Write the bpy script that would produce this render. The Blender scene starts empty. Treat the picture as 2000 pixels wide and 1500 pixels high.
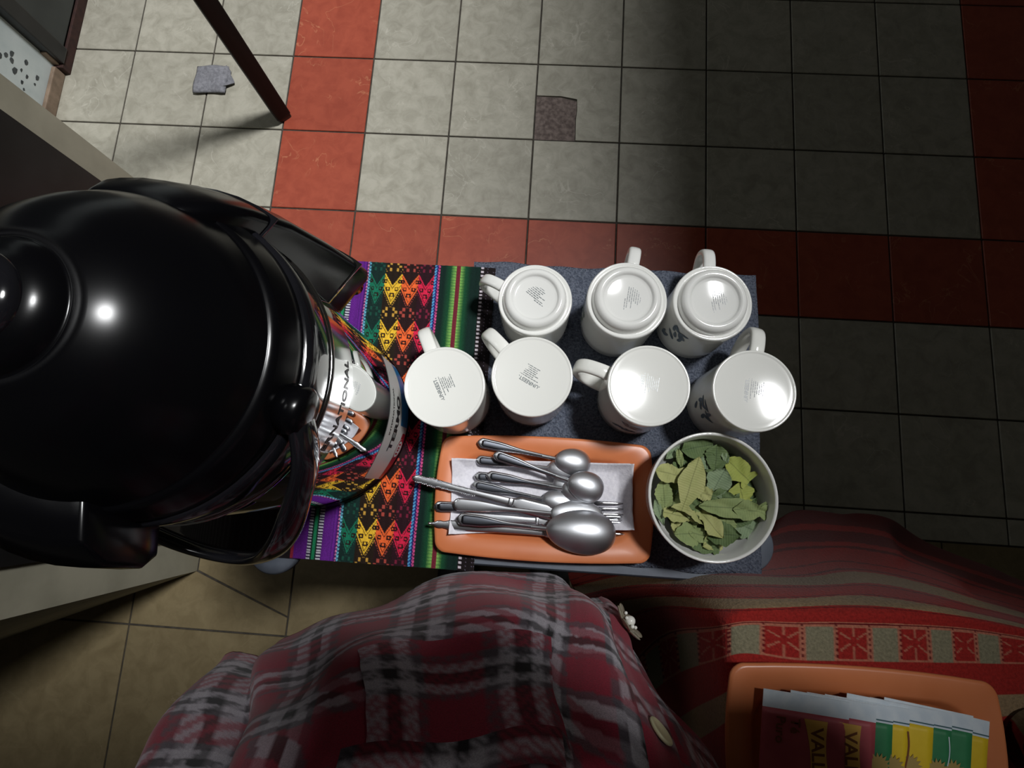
import bpy, bmesh, math, random
import numpy as np
from mathutils import Vector, Matrix

S = bpy.context.scene
COL = S.collection
random.seed(7)
rng = np.random.default_rng(7)

# ------------------------------------------------------------------ camera
FPX, TX, TY, ROLL, CAMH = 1100.0, 0.1817, 0.0322, -0.0588, 1.373
TILE, OX, OY = 0.23, -0.6667, 1.1917
RC = (Matrix.Rotation(TX, 3, 'X') @ Matrix.Rotation(TY, 3, 'Y'))
cam_d = bpy.data.cameras.new('camera')
cam_d.sensor_width = 36.0
cam_d.lens = FPX / 2000.0 * 36.0
cam_d.clip_start = 0.004
cam = bpy.data.objects.new('camera', cam_d)
cam.matrix_world = Matrix.Translation((0, 0, CAMH)) @ RC.to_4x4()
COL.objects.link(cam)
S.camera = cam

# ------------------------------------------------------------------ world / light / exposure
W = bpy.data.worlds.new('world')
S.world = W
W.use_nodes = True
bg = W.node_tree.nodes['Background']
bg.inputs[0].default_value = (1.0, 0.93, 0.82, 1)
bg.inputs[1].default_value = 0.017

LPOS = Vector((3.96, 2.52, 12.29))
LTAR = Vector((-0.5, 0.4, 0.0))
ld = bpy.data.lights.new('skylight_sun', 'SPOT')
ld.energy = 6500
ld.color = (0.985, 0.995, 1.0)
ld.spot_size = math.radians(44)
ld.spot_blend = 0.1
ld.shadow_soft_size = 0.86
lo = bpy.data.objects.new('skylight_sun', ld)
lo.location = LPOS
lo.rotation_euler = (LTAR - LPOS).to_track_quat('-Z', 'Y').to_euler()
COL.objects.link(lo)

vs = S.view_settings
vs.view_transform = 'Standard'
vs.look = 'None'
vs.exposure = 0.0
vs.gamma = 1.0
vs.use_curve_mapping = False

# ------------------------------------------------------------------ helpers
def P(px, py, z):
    """world point at height z seen at photo pixel (px, py)"""
    d = RC @ Vector(((px - 1000) / FPX, (750 - py) / FPX, -1.0))
    t = (z - CAMH) / d.z
    return Vector((d.x * t, d.y * t, z))

CR, SR = math.cos(ROLL), math.sin(ROLL)
def grid_w(i, j, z=0.0):            # floor grid -> world
    gx, gy = i * TILE, -j * TILE
    return Vector((CR * gx - SR * gy + OX, SR * gx + CR * gy + OY, z))
def w_grid(p):
    dx, dy = p.x - OX, p.y - OY
    return ((CR * dx + SR * dy) / TILE, -(-SR * dx + CR * dy) / TILE)

def lin(v):
    v = v / 255.0
    return v / 12.92 if v <= 0.04045 else ((v + 0.055) / 1.055) ** 2.4
def C(r, g, b):
    return (lin(r), lin(g), lin(b), 1.0)

def link(o, parent=None):
    COL.objects.link(o)
    if parent is not None:
        o.parent = parent
    return o
def obj(name, me, mat=None, parent=None, smooth=True):
    if isinstance(me, bmesh.types.BMesh):
        m = bpy.data.meshes.new(name)
        bmesh.ops.recalc_face_normals(me, faces=me.faces)
        me.to_mesh(m)
        me.free()
        me = m
    if mat is not None and len(me.materials) == 0:
        me.materials.append(mat)
    if smooth and len(me.polygons):
        me.polygons.foreach_set('use_smooth', [True] * len(me.polygons))
    o = bpy.data.objects.new(name, me)
    return link(o, parent)
def tag(o, label, cat, group=None):
    o['label'] = label
    o['category'] = cat
    if group:
        o['group'] = group
    return o
def thing(name, label, cat, loc=(0, 0, 0), rz=0.0, group=None):
    o = bpy.data.objects.new(name, None)
    o.empty_display_size = 0.05
    o.location = loc
    o.rotation_euler = (0, 0, rz)
    link(o)
    return tag(o, label, cat, group)
def struct(name, me, mat, parent=None, smooth=False):
    o = obj(name, me, mat, parent, smooth)
    if parent is None:
        o['kind'] = 'structure'
    return o
def mod(o, kind, **kw):
    m = o.modifiers.new(kind.lower(), kind)
    for k, v in kw.items():
        setattr(m, k, v)
    return m
def sharp(o, ang=35):
    me = o.data
    try:
        me.set_sharp_from_angle(angle=math.radians(ang))
    except Exception:
        pass
    return o

def mesh_from(name, verts, faces):
    m = bpy.data.meshes.new(name)
    m.from_pydata([tuple(v) for v in verts], [], faces)
    m.update()
    return m
def grid_mesh(name, V, closed=False, cols=None, cap=False):
    """V[nu,nv,3]; closed joins the v direction"""
    nu, nv = V.shape[:2]
    idx = np.arange(nu * nv).reshape(nu, nv)
    if closed:
        idx2 = np.concatenate([idx, idx[:, :1]], 1)
    else:
        idx2 = idx
    q = np.stack([idx2[:-1, :-1], idx2[:-1, 1:], idx2[1:, 1:], idx2[1:, :-1]], -1).reshape(-1, 4)
    faces = q.tolist()
    if cap:
        faces.append(idx[0].tolist()[::-1])
        faces.append(idx[-1].tolist())
    m = mesh_from(name, V.reshape(-1, 3).tolist(), faces)
    if cols is not None:
        a = m.color_attributes.new('col', 'FLOAT_COLOR', 'POINT')
        cc = np.ones((nu * nv, 4), np.float32)
        cc[:, :3] = cols.reshape(-1, 3)
        a.data.foreach_set('color', cc.ravel())
    return m
def lathe(name, prof, seg=56, arc=None):
    V = np.zeros((len(prof), seg, 3))
    a = np.linspace(0, 2 * np.pi, seg, endpoint=False)
    for k, (r, z) in enumerate(prof):
        V[k, :, 0] = r * np.cos(a)
        V[k, :, 1] = r * np.sin(a)
        V[k, :, 2] = z
    m = grid_mesh(name, V, closed=True)
    bm = bmesh.new()
    bm.from_mesh(m)
    bmesh.ops.remove_doubles(bm, verts=bm.verts, dist=1e-6)
    bpy.data.meshes.remove(m)
    return bm
def loft(name, rings, cap=True):
    return grid_mesh(name, np.array(rings, float), closed=True, cap=cap)
def add_box(bm, x0, x1, y0, y1, z0, z1):
    vs_ = [bm.verts.new(p) for p in ((x0, y0, z0), (x1, y0, z0), (x1, y1, z0), (x0, y1, z0),
                                     (x0, y0, z1), (x1, y0, z1), (x1, y1, z1), (x0, y1, z1))]
    for f in ((3, 2, 1, 0), (4, 5, 6, 7), (0, 1, 5, 4), (1, 2, 6, 5), (2, 3, 7, 6), (3, 0, 4, 7)):
        bm.faces.new([vs_[i] for i in f])
def box(name, x0, x1, y0, y1, z0, z1, bev=0.0, seg=2):
    bm = bmesh.new()
    add_box(bm, x0, x1, y0, y1, z0, z1)
    if bev:
        bmesh.ops.bevel(bm, geom=bm.edges[:], offset=bev, segments=seg, affect='EDGES', profile=0.6)
    return bm
def prism(pts, z0, z1, bev=0.0):
    """pts: list of 2D/3D points (ccw)"""
    bm = bmesh.new()
    lo_ = [bm.verts.new((p[0], p[1], z0)) for p in pts]
    hi = [bm.verts.new((p[0], p[1], z1)) for p in pts]
    n = len(pts)
    bm.faces.new(lo_[::-1])
    top = bm.faces.new(hi)
    for k in range(n):
        bm.faces.new((lo_[k], lo_[(k + 1) % n], hi[(k + 1) % n], hi[k]))
    if bev:
        bmesh.ops.bevel(bm, geom=list(top.edges), offset=bev, segments=1, affect='EDGES')
    return bm
def tube(path, rad, seg=10, flat=1.0, up=Vector((0, 0, 1))):
    """rings along a path; rad scalar or list; flat scales the 'up' axis"""
    path = [Vector(p) for p in path]
    n = len(path)
    if not hasattr(rad, '__len__'):
        rad = [rad] * n
    rings = []
    for k in range(n):
        t = (path[min(k + 1, n - 1)] - path[max(k - 1, 0)]).normalized()
        s = t.cross(up)
        if s.length < 1e-4:
            s = t.cross(Vector((1, 0, 0)))
        s.normalize()
        u = s.cross(t).normalized()
        rings.append([path[k] + s * (rad[k] * math.cos(a)) + u * (rad[k] * flat * math.sin(a))
                      for a in np.linspace(0, 2 * math.pi, seg, endpoint=False)])
    return rings
def smooth_path(pts, n=24):
    """catmull-rom through pts"""
    pts = [np.array(p, float) for p in pts]
    p = [2 * pts[0] - pts[1]] + pts + [2 * pts[-1] - pts[-2]]
    out = []
    m = len(pts) - 1
    for k in range(n):
        s = k / (n - 1) * m
        i = min(int(s), m - 1)
        t = s - i
        a, b, c, d = p[i], p[i + 1], p[i + 2], p[i + 3]
        out.append(0.5 * ((2 * b) + (c - a) * t + (2 * a - 5 * b + 4 * c - d) * t * t + (3 * b - a - 3 * c + d) * t ** 3))
    return out
def rrect(w, h, r, n=6, bulge=0.0):
    """rounded rectangle outline centred on 0, sides bowed out by bulge"""
    pts = []
    for cx, cy, a0 in ((w / 2 - r, h / 2 - r, 0), (-w / 2 + r, h / 2 - r, 90), (-w / 2 + r, -h / 2 + r, 180), (w / 2 - r, -h / 2 + r, 270)):
        for k in range(n + 1):
            a = math.radians(a0 + 90 * k / n)
            pts.append((cx + r * math.cos(a), cy + r * math.sin(a)))
        # points along the following side
        nx = {0: (-w / 2 + r, h / 2), 90: (-w / 2, -h / 2 + r), 180: (w / 2 - r, -h / 2), 270: (w / 2, h / 2 - r)}[a0]
        lx, ly = pts[-1]
        for k in range(1, 8):
            t = k / 8
            pts.append((lx + (nx[0] - lx) * t, ly + (nx[1] - ly) * t))
    out = []
    for x, y in pts:
        out.append((x + bulge * (x / (w / 2)) * max(0, 1 - (2 * y / h) ** 2), y + bulge * (y / (h / 2)) * max(0, 1 - (2 * x / w) ** 2)))
    return out
def text_mesh(txt, size, bold=0.0, align='CENTER'):
    cu = bpy.data.curves.new('lettering', 'FONT')
    cu.body = txt
    cu.size = size
    cu.align_x = align
    cu.align_y = 'CENTER'
    cu.offset = bold
    cu.resolution_u = 3
    o = bpy.data.objects.new('lettering', cu)
    COL.objects.link(o)
    dg = bpy.context.evaluated_depsgraph_get()
    me = bpy.data.meshes.new_from_object(o.evaluated_get(dg))
    bpy.data.objects.remove(o)
    bpy.data.curves.remove(cu)
    return me
def merge_into(bm, me, M):
    b2 = bmesh.new()
    b2.from_mesh(me)
    b2.transform(M)
    t = bpy.data.meshes.new('tmp')
    b2.to_mesh(t)
    b2.free()
    bm.from_mesh(t)
    bpy.data.meshes.remove(t)

# ------------------------------------------------------------------ materials
def mat(name, col=(0.5, 0.5, 0.5, 1), rough=0.5, metal=0.0, spec=0.5, coat=0.0):
    m = bpy.data.materials.new(name)
    m.use_nodes = True
    b = m.node_tree.nodes['Principled BSDF']
    b.inputs['Base Color'].default_value = col
    b.inputs['Roughness'].default_value = rough
    b.inputs['Metallic'].default_value = metal
    b.inputs['Specular IOR Level'].default_value = spec
    b.inputs['Coat Weight'].default_value = coat
    return m
def nd(m, t, **kw):
    n = m.node_tree.nodes.new(t)
    for k, v in kw.items():
        setattr(n, k, v)
    return n
def lk(m, a, b):
    m.node_tree.links.new(a, b)
def bsdf(m):
    return m.node_tree.nodes['Principled BSDF']
def noise(m, scale, detail=4, rough=0.55, dist=0.0, coord='Object', offset_random=False):
    tc = nd(m, 'ShaderNodeTexCoord')
    n = nd(m, 'ShaderNodeTexNoise')
    n.inputs['Scale'].default_value = scale
    n.inputs['Detail'].default_value = detail
    n.inputs['Roughness'].default_value = rough
    n.inputs['Distortion'].default_value = dist
    if offset_random:
        oi = nd(m, 'ShaderNodeObjectInfo')
        mu = nd(m, 'ShaderNodeMath', operation='MULTIPLY')
        mu.inputs[1].default_value = 37.0
        lk(m, oi.outputs['Random'], mu.inputs[0])
        va = nd(m, 'ShaderNodeVectorMath', operation='ADD')
        lk(m, tc.outputs[coord], va.inputs[0])
        lk(m, mu.outputs[0], va.inputs[1])
        lk(m, va.outputs[0], n.inputs['Vector'])
    else:
        lk(m, tc.outputs[coord], n.inputs['Vector'])
    return n
def ramp(m, src, stops):
    r = nd(m, 'ShaderNodeValToRGB')
    cr = r.color_ramp
    while len(cr.elements) < len(stops):
        cr.elements.new(0.5)
    for e, (p, c) in zip(cr.elements, stops):
        e.position = p
        e.color = c
    lk(m, src, r.inputs[0])
    return r
def bump(m, src, strength=0.3, dist=0.002):
    b = nd(m, 'ShaderNodeBump')
    b.inputs['Strength'].default_value = strength
    b.inputs['Distance'].default_value = dist
    lk(m, src, b.inputs['Height'])
    lk(m, b.outputs[0], bsdf(m).inputs['Normal'])
    return b
def mixc(m, fac, a, b, blend='MIX'):
    x = nd(m, 'ShaderNodeMix', data_type='RGBA', blend_type=blend)
    for sock, v in ((x.inputs[0], fac), (x.inputs[6], a), (x.inputs[7], b)):
        if isinstance(v, (int, float)):
            sock.default_value = v
        elif isinstance(v, tuple):
            sock.default_value = v
        else:
            lk(m, v, sock)
    return x.outputs[2]

def noisy(name, c1, c2, scale=20, rough=0.5, detail=4, bumpk=0.0, bdist=0.002, lo_=0.35, hi=0.65, **kw):
    m = mat(name, c1, rough, **kw)
    n = noise(m, scale, detail)
    r = ramp(m, n.outputs[0], [(lo_, c1), (hi, c2)])
    lk(m, r.outputs[0], bsdf(m).inputs['Base Color'])
    if bumpk:
        bump(m, n.outputs[0], bumpk, bdist)
    return m
def tile_mat(name, c1, c2, vein, vein_w, rough):
    m = mat(name, c1, rough, spec=0.45)
    n = noise(m, 26, 7, 0.65, 0.6, offset_random=True)
    r = ramp(m, n.outputs[0], [(0.33, c1), (0.62, c2)])
    n2 = noise(m, 6.5, 3, 0.5, 2.2, offset_random=True)
    # thin pale veins where the noise crosses one half
    s = nd(m, 'ShaderNodeMath', operation='SUBTRACT')
    s.inputs[1].default_value = 0.5
    lk(m, n2.outputs[0], s.inputs[0])
    a = nd(m, 'ShaderNodeMath', operation='ABSOLUTE')
    lk(m, s.outputs[0], a.inputs[0])
    v = ramp(m, a.outputs[0], [(0.0, (1, 1, 1, 1)), (vein_w, (0, 0, 0, 1))])
    n3 = noise(m, 9, 2, 0.5, 0.0, offset_random=True)
    msk = ramp(m, n3.outputs[0], [(0.5, (0, 0, 0, 1)), (0.62, (0.55, 0.55, 0.55, 1))])
    mm = nd(m, 'ShaderNodeMath', operation='MULTIPLY')
    lk(m, v.outputs[0], mm.inputs[0])
    lk(m, msk.outputs[0], mm.inputs[1])
    col = mixc(m, mm.outputs[0], r.outputs[0], vein)
    oi = nd(m, 'ShaderNodeObjectInfo')
    hsv = nd(m, 'ShaderNodeHueSaturation')
    mr = nd(m, 'ShaderNodeMapRange')
    mr.inputs[3].default_value = 0.93
    mr.inputs[4].default_value = 1.06
    lk(m, oi.outputs['Random'], mr.inputs[0])
    lk(m, mr.outputs[0], hsv.inputs['Value'])
    lk(m, col, hsv.inputs['Color'])
    lk(m, hsv.outputs[0], bsdf(m).inputs['Base Color'])
    bump(m, n.outputs[0], 0.08, 0.001)
    return m
def woven(name, rough=0.85, scale=900, k=0.5):
    """colour from the woven pattern attribute, thread relief from waves"""
    m = mat(name, (0.5, 0.5, 0.5, 1), rough, spec=0.2)
    at = nd(m, 'ShaderNodeAttribute', attribute_name='col')
    n = noise(m, scale, 2, 0.6)
    mr = ramp(m, n.outputs[0], [(0.3, (0.72, 0.72, 0.72, 1)), (0.7, (1.15, 1.15, 1.15, 1))])
    col = mixc(m, 1.0, at.outputs['Color'], mr.outputs[0], 'MULTIPLY')
    lk(m, col, bsdf(m).inputs['Base Color'])
    bump(m, n.outputs[0], k, 0.0012)
    bsdf(m).inputs['Sheen Weight'].default_value = 0.1
    return m

M = {}
M['tile'] = tile_mat('pale_tile', C(154, 150, 136), C(178, 174, 160), C(203, 199, 186), 0.012, 0.42)
M['tile_red'] = tile_mat('terracotta_tile', C(152, 68, 50), C(168, 80, 59), C(204, 138, 102), 0.010, 0.40)
M['tile_tan'] = tile_mat('tan_tile', C(118, 104, 76), C(134, 120, 90), C(146, 132, 104), 0.006, 0.40)
M['grout'] = noisy('grout', C(52, 48, 42), C(74, 68, 60), 60, 0.9)
M['mortar'] = noisy('mortar', C(92, 80, 76), C(132, 118, 112), 90, 0.95, 6, 0.9, 0.004)
M['wall_paint'] = noisy('wall_paint', C(176, 186, 186), C(206, 212, 210), 7, 0.7, 6, 0.1)
M['plaster'] = noisy('plaster', C(150, 146, 128), C(170, 165, 146), 9, 0.75, 5, 0.08)
M['skirting'] = noisy('skirting', C(116, 98, 82), C(138, 118, 100), 40, 0.6)
M['door_grey'] = noisy('door_paint', C(40, 44, 44), C(52, 56, 55), 12, 0.4)
M['door_black'] = noisy('door_frame_black', C(16, 16, 17), C(26, 26, 27), 20, 0.35)
M['door_sweep'] = noisy('door_sweep', C(44, 22, 18), C(60, 34, 28), 60, 0.8)
M['chip'] = noisy('paint_chip', C(48, 52, 54), C(80, 84, 84), 60, 0.9)
def wood(name, c1, c2, rough=0.35):
    m = mat(name, c1, rough, spec=0.5)
    tc = nd(m, 'ShaderNodeTexCoord')
    mp = nd(m, 'ShaderNodeMapping')
    mp.inputs['Scale'].default_value = (60, 60, 5)
    lk(m, tc.outputs['Object'], mp.inputs[0])
    n = nd(m, 'ShaderNodeTexNoise')
    n.inputs['Scale'].default_value = 1.0
    n.inputs['Detail'].default_value = 5
    lk(m, mp.outputs[0], n.inputs['Vector'])
    r = ramp(m, n.outputs[0], [(0.35, c1), (0.65, c2)])
    lk(m, r.outputs[0], bsdf(m).inputs['Base Color'])
    bump(m, n.outputs[0], 0.1, 0.001)
    return m
M['dark_wood'] = wood('dark_wood', C(15, 11, 11), C(27, 20, 19), 0.55)
bsdf(M['dark_wood']).inputs['Specular IOR Level'].default_value = 0.2
M['brown_wood'] = wood('brown_wood', C(96, 64, 40), C(128, 88, 56), 0.5)
M['towel'] = noisy('grey_towel', C(78, 84, 98), C(112, 118, 132), 420, 0.95, 3, 1.0, 0.004, spec=0.1)
M['table_grey'] = noisy('grey_plastic', C(92, 99, 110), C(102, 109, 120), 50, 0.55)
M['steel_leg'] = mat('steel_leg', C(120, 122, 126), 0.35, 1.0)
M['weave'] = woven('handwoven_cloth')
M['blanket'] = woven('woollen_blanket', 0.95, 420, 0.7)
M['plaid'] = woven('plaid_flannel', 0.9, 1100, 0.25)
M['ceramic'] = mat('white_glaze', C(232, 232, 228), 0.09, spec=0.5, coat=0.3)
M['ceramic_b'] = mat('white_stoneware', C(235, 235, 229), 0.10, spec=0.5, coat=0.3)
M['ink'] = mat('grey_ink', C(112, 118, 120), 0.35)
M['ink_pale'] = mat('pale_ink', C(176, 184, 184), 0.3)
M['decal_green'] = noisy('decal_leaf_green', C(84, 102, 84), C(118, 132, 112), 200, 0.25)
M['decal_blue'] = noisy('decal_leaf_blue', C(92, 104, 118), C(116, 126, 136), 200, 0.25)
M['orange'] = noisy('orange_glazed_clay', C(205, 118, 72), C(216, 130, 84), 14, 0.33, spec=0.5)
M['napkin'] = noisy('paper_napkin', C(222, 220, 228), C(234, 232, 238), 300, 0.95, 3, 0.3)
M['steel'] = mat('polished_steel', C(214, 216, 220), 0.24, 1.0)
M['steel_brushed'] = mat('brushed_steel', C(200, 202, 206), 0.42, 1.0)
nb = noise(M['steel_brushed'], 420, 2)
bump(M['steel_brushed'], nb.outputs[0], 0.04, 0.0005)
M['steel_dark'] = mat('dark_steel_inlay', C(96, 99, 106), 0.32, 1.0)
M['mirror_steel'] = mat('mirror_steel', C(206, 208, 208), 0.035, 1.0)
M['black_plastic'] = noisy('black_gloss_plastic', C(5, 5, 7), C(8, 8, 10), 6, 0.22, spec=0.28)
M['black_clear'] = noisy('smoked_plastic', C(14, 14, 17), C(24, 24, 28), 10, 0.1, spec=0.6, coat=0.5)
M['chrome'] = mat('chrome', C(225, 226, 228), 0.06, 1.0)
M['label_white'] = mat('label_white', C(206, 208, 204), 0.35)
M['label_blue'] = mat('label_blue', C(26, 116, 170), 0.35)
M['label_red'] = mat('label_red', C(160, 34, 48), 0.35)
M['label_clear'] = mat('label_clear', C(196, 198, 198), 0.12, 1.0)
M['print_black'] = mat('print_black', C(26, 26, 28), 0.5)
M['rag'] = noisy('grey_rag', C(112, 112, 118), C(138, 138, 144), 120, 0.95, 3, 0.5)
def leaf_mat(name, c1, c2):
    m = mat(name, c1, 0.7, spec=0.25)
    n = noise(m, 70, 5, 0.65, offset_random=True)
    r = ramp(m, n.outputs[0], [(0.3, c1), (0.7, c2)])
    tc = nd(m, 'ShaderNodeTexCoord')
    sp = nd(m, 'ShaderNodeSeparateXYZ')
    lk(m, tc.outputs['Object'], sp.inputs[0])
    ab = nd(m, 'ShaderNodeMath', operation='ABSOLUTE')
    lk(m, sp.outputs['Y'], ab.inputs[0])
    mr = nd(m, 'ShaderNodeMapRange')
    mr.inputs[1].default_value = 0.00025
    mr.inputs[2].default_value = 0.00075
    mr.inputs[3].default_value = 0.55
    mr.inputs[4].default_value = 0.0
    lk(m, ab.outputs[0], mr.inputs[0])
    dark = tuple(x * 0.45 for x in c1[:3]) + (1,)
    col = mixc(m, mr.outputs[0], r.outputs[0], dark)
    lk(m, col, bsdf(m).inputs['Base Color'])
    # side veins running off the midrib
    wv = nd(m, 'ShaderNodeTexWave')
    wv.inputs['Scale'].default_value = 130
    wv.inputs['Distortion'].default_value = 3.0
    lk(m, tc.outputs['Object'], wv.inputs['Vector'])
    mx = nd(m, 'ShaderNodeMath', operation='ADD')
    lk(m, wv.outputs[1], mx.inputs[0])
    lk(m, n.outputs[0], mx.inputs[1])
    bump(m, mx.outputs[0], 0.35, 0.0006)
    return m
M['leaf0'] = leaf_mat('leaf_pale', C(160, 164, 104), C(176, 176, 118))
M['leaf1'] = leaf_mat('leaf_mid', C(126, 142, 92), C(146, 158, 104))
M['leaf2'] = leaf_mat('leaf_dark', C(84, 104, 66), C(106, 124, 80))
M['leaf3'] = leaf_mat('leaf_yellow', C(146, 158, 76), C(168, 174, 90))
M['leaf4'] = leaf_mat('leaf_grey', C(120, 140, 108), C(138, 154, 120))
M['sachet_red'] = noisy('sachet_red', C(176, 74, 84), C(190, 88, 94), 40, 0.5)
M['sachet_green'] = noisy('sachet_green', C(46, 122, 78), C(58, 136, 88), 40, 0.5)
M['sachet_yellow'] = noisy('sachet_yellow', C(226, 190, 30), C(236, 202, 44), 40, 0.5)
M['sachet_edge'] = noisy('sachet_paper', C(206, 218, 228), C(222, 230, 236), 80, 0.6)
M['sachet_band'] = mat('sachet_gold_band', C(226, 176, 82), 0.5)
M['sachet_ink'] = mat('sachet_brown_ink', C(120, 66, 30), 0.5)
M['sachet_sun'] = mat('sachet_sun', C(176, 150, 84), 0.5)
M['sachet_line'] = mat('sachet_teal_line', C(70, 104, 112), 0.5)
M['pearl'] = mat('pearl', C(232, 230, 222), 0.15, coat=0.8)
M['petal'] = mat('clear_petal', C(190, 182, 160), 0.1)
bsdf(M['petal']).inputs['Transmission Weight'].default_value = 0.6
M['button'] = noisy('cream_button', C(196, 190, 150), C(208, 202, 164), 40, 0.4)
M['skin'] = noisy('skin', C(150, 102, 78), C(164, 114, 88), 30, 0.55)
M['hair'] = noisy('black_hair', C(18, 14, 13), C(34, 27, 24), 200, 0.45)
M['trousers'] = noisy('dark_trousers', C(24, 25, 32), C(34, 35, 44), 200, 0.9)
M['shoe'] = noisy('black_shoe', C(18, 18, 19), C(28, 28, 29), 50, 0.4)
M['phone'] = mat('phone_black', C(14, 14, 16), 0.25)
M['glass_dark'] = mat('dark_glass', C(30, 22, 16), 0.08, coat=0.6)

# ------------------------------------------------------------------ floor
fl = struct('floor', box('floor', -3.2, 2.6, -2.2, 3.2, -0.06, -0.0035), M['grout'])
g = 0.0042
def tile_mesh(name, w, h):
    b = box(name, -w / 2 + g / 2, w / 2 - g / 2, -h / 2 + g / 2, h / 2 - g / 2, -0.008, 0.0, 0.0012, 1)
    m = bpy.data.meshes.new(name)
    b.to_mesh(m)
    b.free()
    return m
tm_w, tm_r = tile_mesh('tile', TILE, TILE), tile_mesh('tile', TILE, TILE)
tm_w.materials.append(M['tile'])
tm_r.materials.append(M['tile_red'])
for i in range(-3, 13):
    for k in range(-5, 5):
        if i == 3 and k == 0:
            continue
        red = k == 2 and i >= 0 or (i == 0 and k <= 2) or (i >= 8 and k < 2)
        o = bpy.data.objects.new('tile', tm_r if red else tm_w)
        o.location = grid_w(i + .5, k + .5)
        o.rotation_euler = (0, 0, ROLL)
        link(o, fl)
e = g / 2 / TILE
# the broken tile: an L-shaped remainder around a patch of bare mortar
L = [(3 + e, .42), (3 + e, e), (4 - e, e), (4 - e, 1 - e), (3.49, 1 - e), (3.485, .72), (3.495, .60), (3.49, .45), (3.3, .42)]
obj('broken_tile', prism([grid_w(a, b) for a, b in L][::-1], -0.008, 0.0, 0.0008), M['tile'], fl, smooth=False)
pt = [(3 + e, .425), (3.3, .43), (3.485, .475), (3.487, .6), (3.478, .72), (3.482, 1 - e), (3 + e, 1 - e)]
bmp = prism([grid_w(a, b) for a, b in pt][::-1], -0.010, -0.003)
po = obj('mortar_patch', bmp, M['mortar'], fl, smooth=False)
# cut strip along row five, then the larger tan tiles
for i in range(-3, 13):
    a, b = grid_w(i + e, 5 + e), grid_w(i + 1 - e, 5.27 - e)
    q = [grid_w(i + e, 5 + e), grid_w(i + 1 - e, 5 + e), grid_w(i + 1 - e, 5.27 - e), grid_w(i + e, 5.27 - e)]
    obj('cut_tile', prism(q[::-1], -0.008, 0.0, 0.001), M['tile'], fl, smooth=False)
ga, gb, gc = w_grid(P(252, 1217, 0)), w_grid(P(557, 1246, 0)), w_grid(P(572, 1100, 0))
BW = gb[0] - ga[0]
row0 = (ga[1] + gb[1]) / 2
def quad(i0, i1, j0, j1):
    return [grid_w(i0 + e, j0 + e), grid_w(i1 - e, j0 + e), grid_w(i1 - e, j1 - e), grid_w(i0 + e, j1 - e)]
C2 = P(385, 1115, 0)
c2g = w_grid(C2)
for n in range(-2, 8):
    i0 = ga[0] + n * BW
    for (j0, j1) in ((5.27, row0), (row0, row0 + BW), (row0 + BW, row0 + 2 * BW)):
        if n == 0 and j0 == 5.27:
            dg_ = w_grid(P(555, 1205, 0))
            A = [(c2g[0] + e, 5.27 + e), (i0 + BW - e, 5.27 + e), (i0 + BW - e, dg_[1] - e), (c2g[0] + e, c2g[1] - e)]
            B = [(i0 + e, 5.27 + e), (c2g[0] - e, 5.27 + e), (c2g[0] - e, c2g[1] + e), (i0 + BW - e, dg_[1] + e), (i0 + BW - e, row0 - e), (i0 + e, row0 - e)]
            for pp in (A, B):
                obj('large_tile', prism([grid_w(*q) for q in pp][::-1], -0.008, 0.0, 0.001), M['tile_tan'], fl, smooth=False)
            continue
        obj('large_tile', prism(quad(i0, i0 + BW, j0, j1)[::-1], -0.008, 0.0, 0.001), M['tile_tan'], fl, smooth=False)

# ------------------------------------------------------------------ unseen overhead slab added to clip the beam through its opening
CZ, HX0, HX1, HY0, HY1 = 4.0, -0.75, 1.305, 0.555, 3.0
bm = bmesh.new()
add_box(bm, -3.4, HX0, -2.4, 3.6, CZ, CZ + 0.05)
add_box(bm, HX1, 3.0, -2.4, 3.6, CZ, CZ + 0.05)
add_box(bm, HX0, HX1, -2.4, HY0, CZ, CZ + 0.05)
add_box(bm, HX0, HX1, HY1, 3.6, CZ, CZ + 0.05)
struct('beam_clip_ceiling', bm, M['plaster'])

# ------------------------------------------------------------------ walls
# left wall with skirting and a dark door
wl = grid_w(-3.0, 0)
wa = w_grid(P(152, 0, 0))[0]
wb = w_grid(P(120, 235, 0))[0]
wi = (wa + wb) / 2
def grot(o, i, j, z=0):
    o.location = grid_w(i, j, z)
    o.rotation_euler = (0, 0, ROLL)
    return o
grot(struct('wall_left', box('wall_left', -0.2, -0.012, -0.6, 2.4, 0.0, 2.6), M['wall_paint']), wi, 0)
jd = w_grid(P(128, 140, 0))[1]        # door jamb position along the wall
dj = -jd * TILE
grot(struct('baseboard_left', box('baseboard_left', -0.012, 0.0, -0.6, dj - 0.012, 0.0, 0.036, 0.003), M['skirting']), wi, 0)
dr = struct('door_1', box('door_1', -0.012, 0.010, dj + 0.045, dj + 1.0, 0.035, 2.0, 0.003), M['door_grey'])
grot(dr, wi, 0)
struct('door_frame', box('door_frame', -0.014, 0.018, dj, dj + 0.047, 0.03, 2.05, 0.003), M['door_black'], dr)
struct('door_frame', box('door_frame', -0.014, 0.018, dj + 0.0475, dj + 1.05, 2.003, 2.05, 0.003), M['door_black'], dr)
struct('door_sweep', box('door_sweep', -0.012, 0.014, dj - 0.010, dj + 1.0, 0.0, 0.029, 0.002), M['door_sweep'], dr)
struct('threshold_block', box('threshold_block', -0.014, 0.004, dj - 0.004, dj + 0.04, 0.0295, 0.075, 0.002), M['skirting'], dr)
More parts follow.
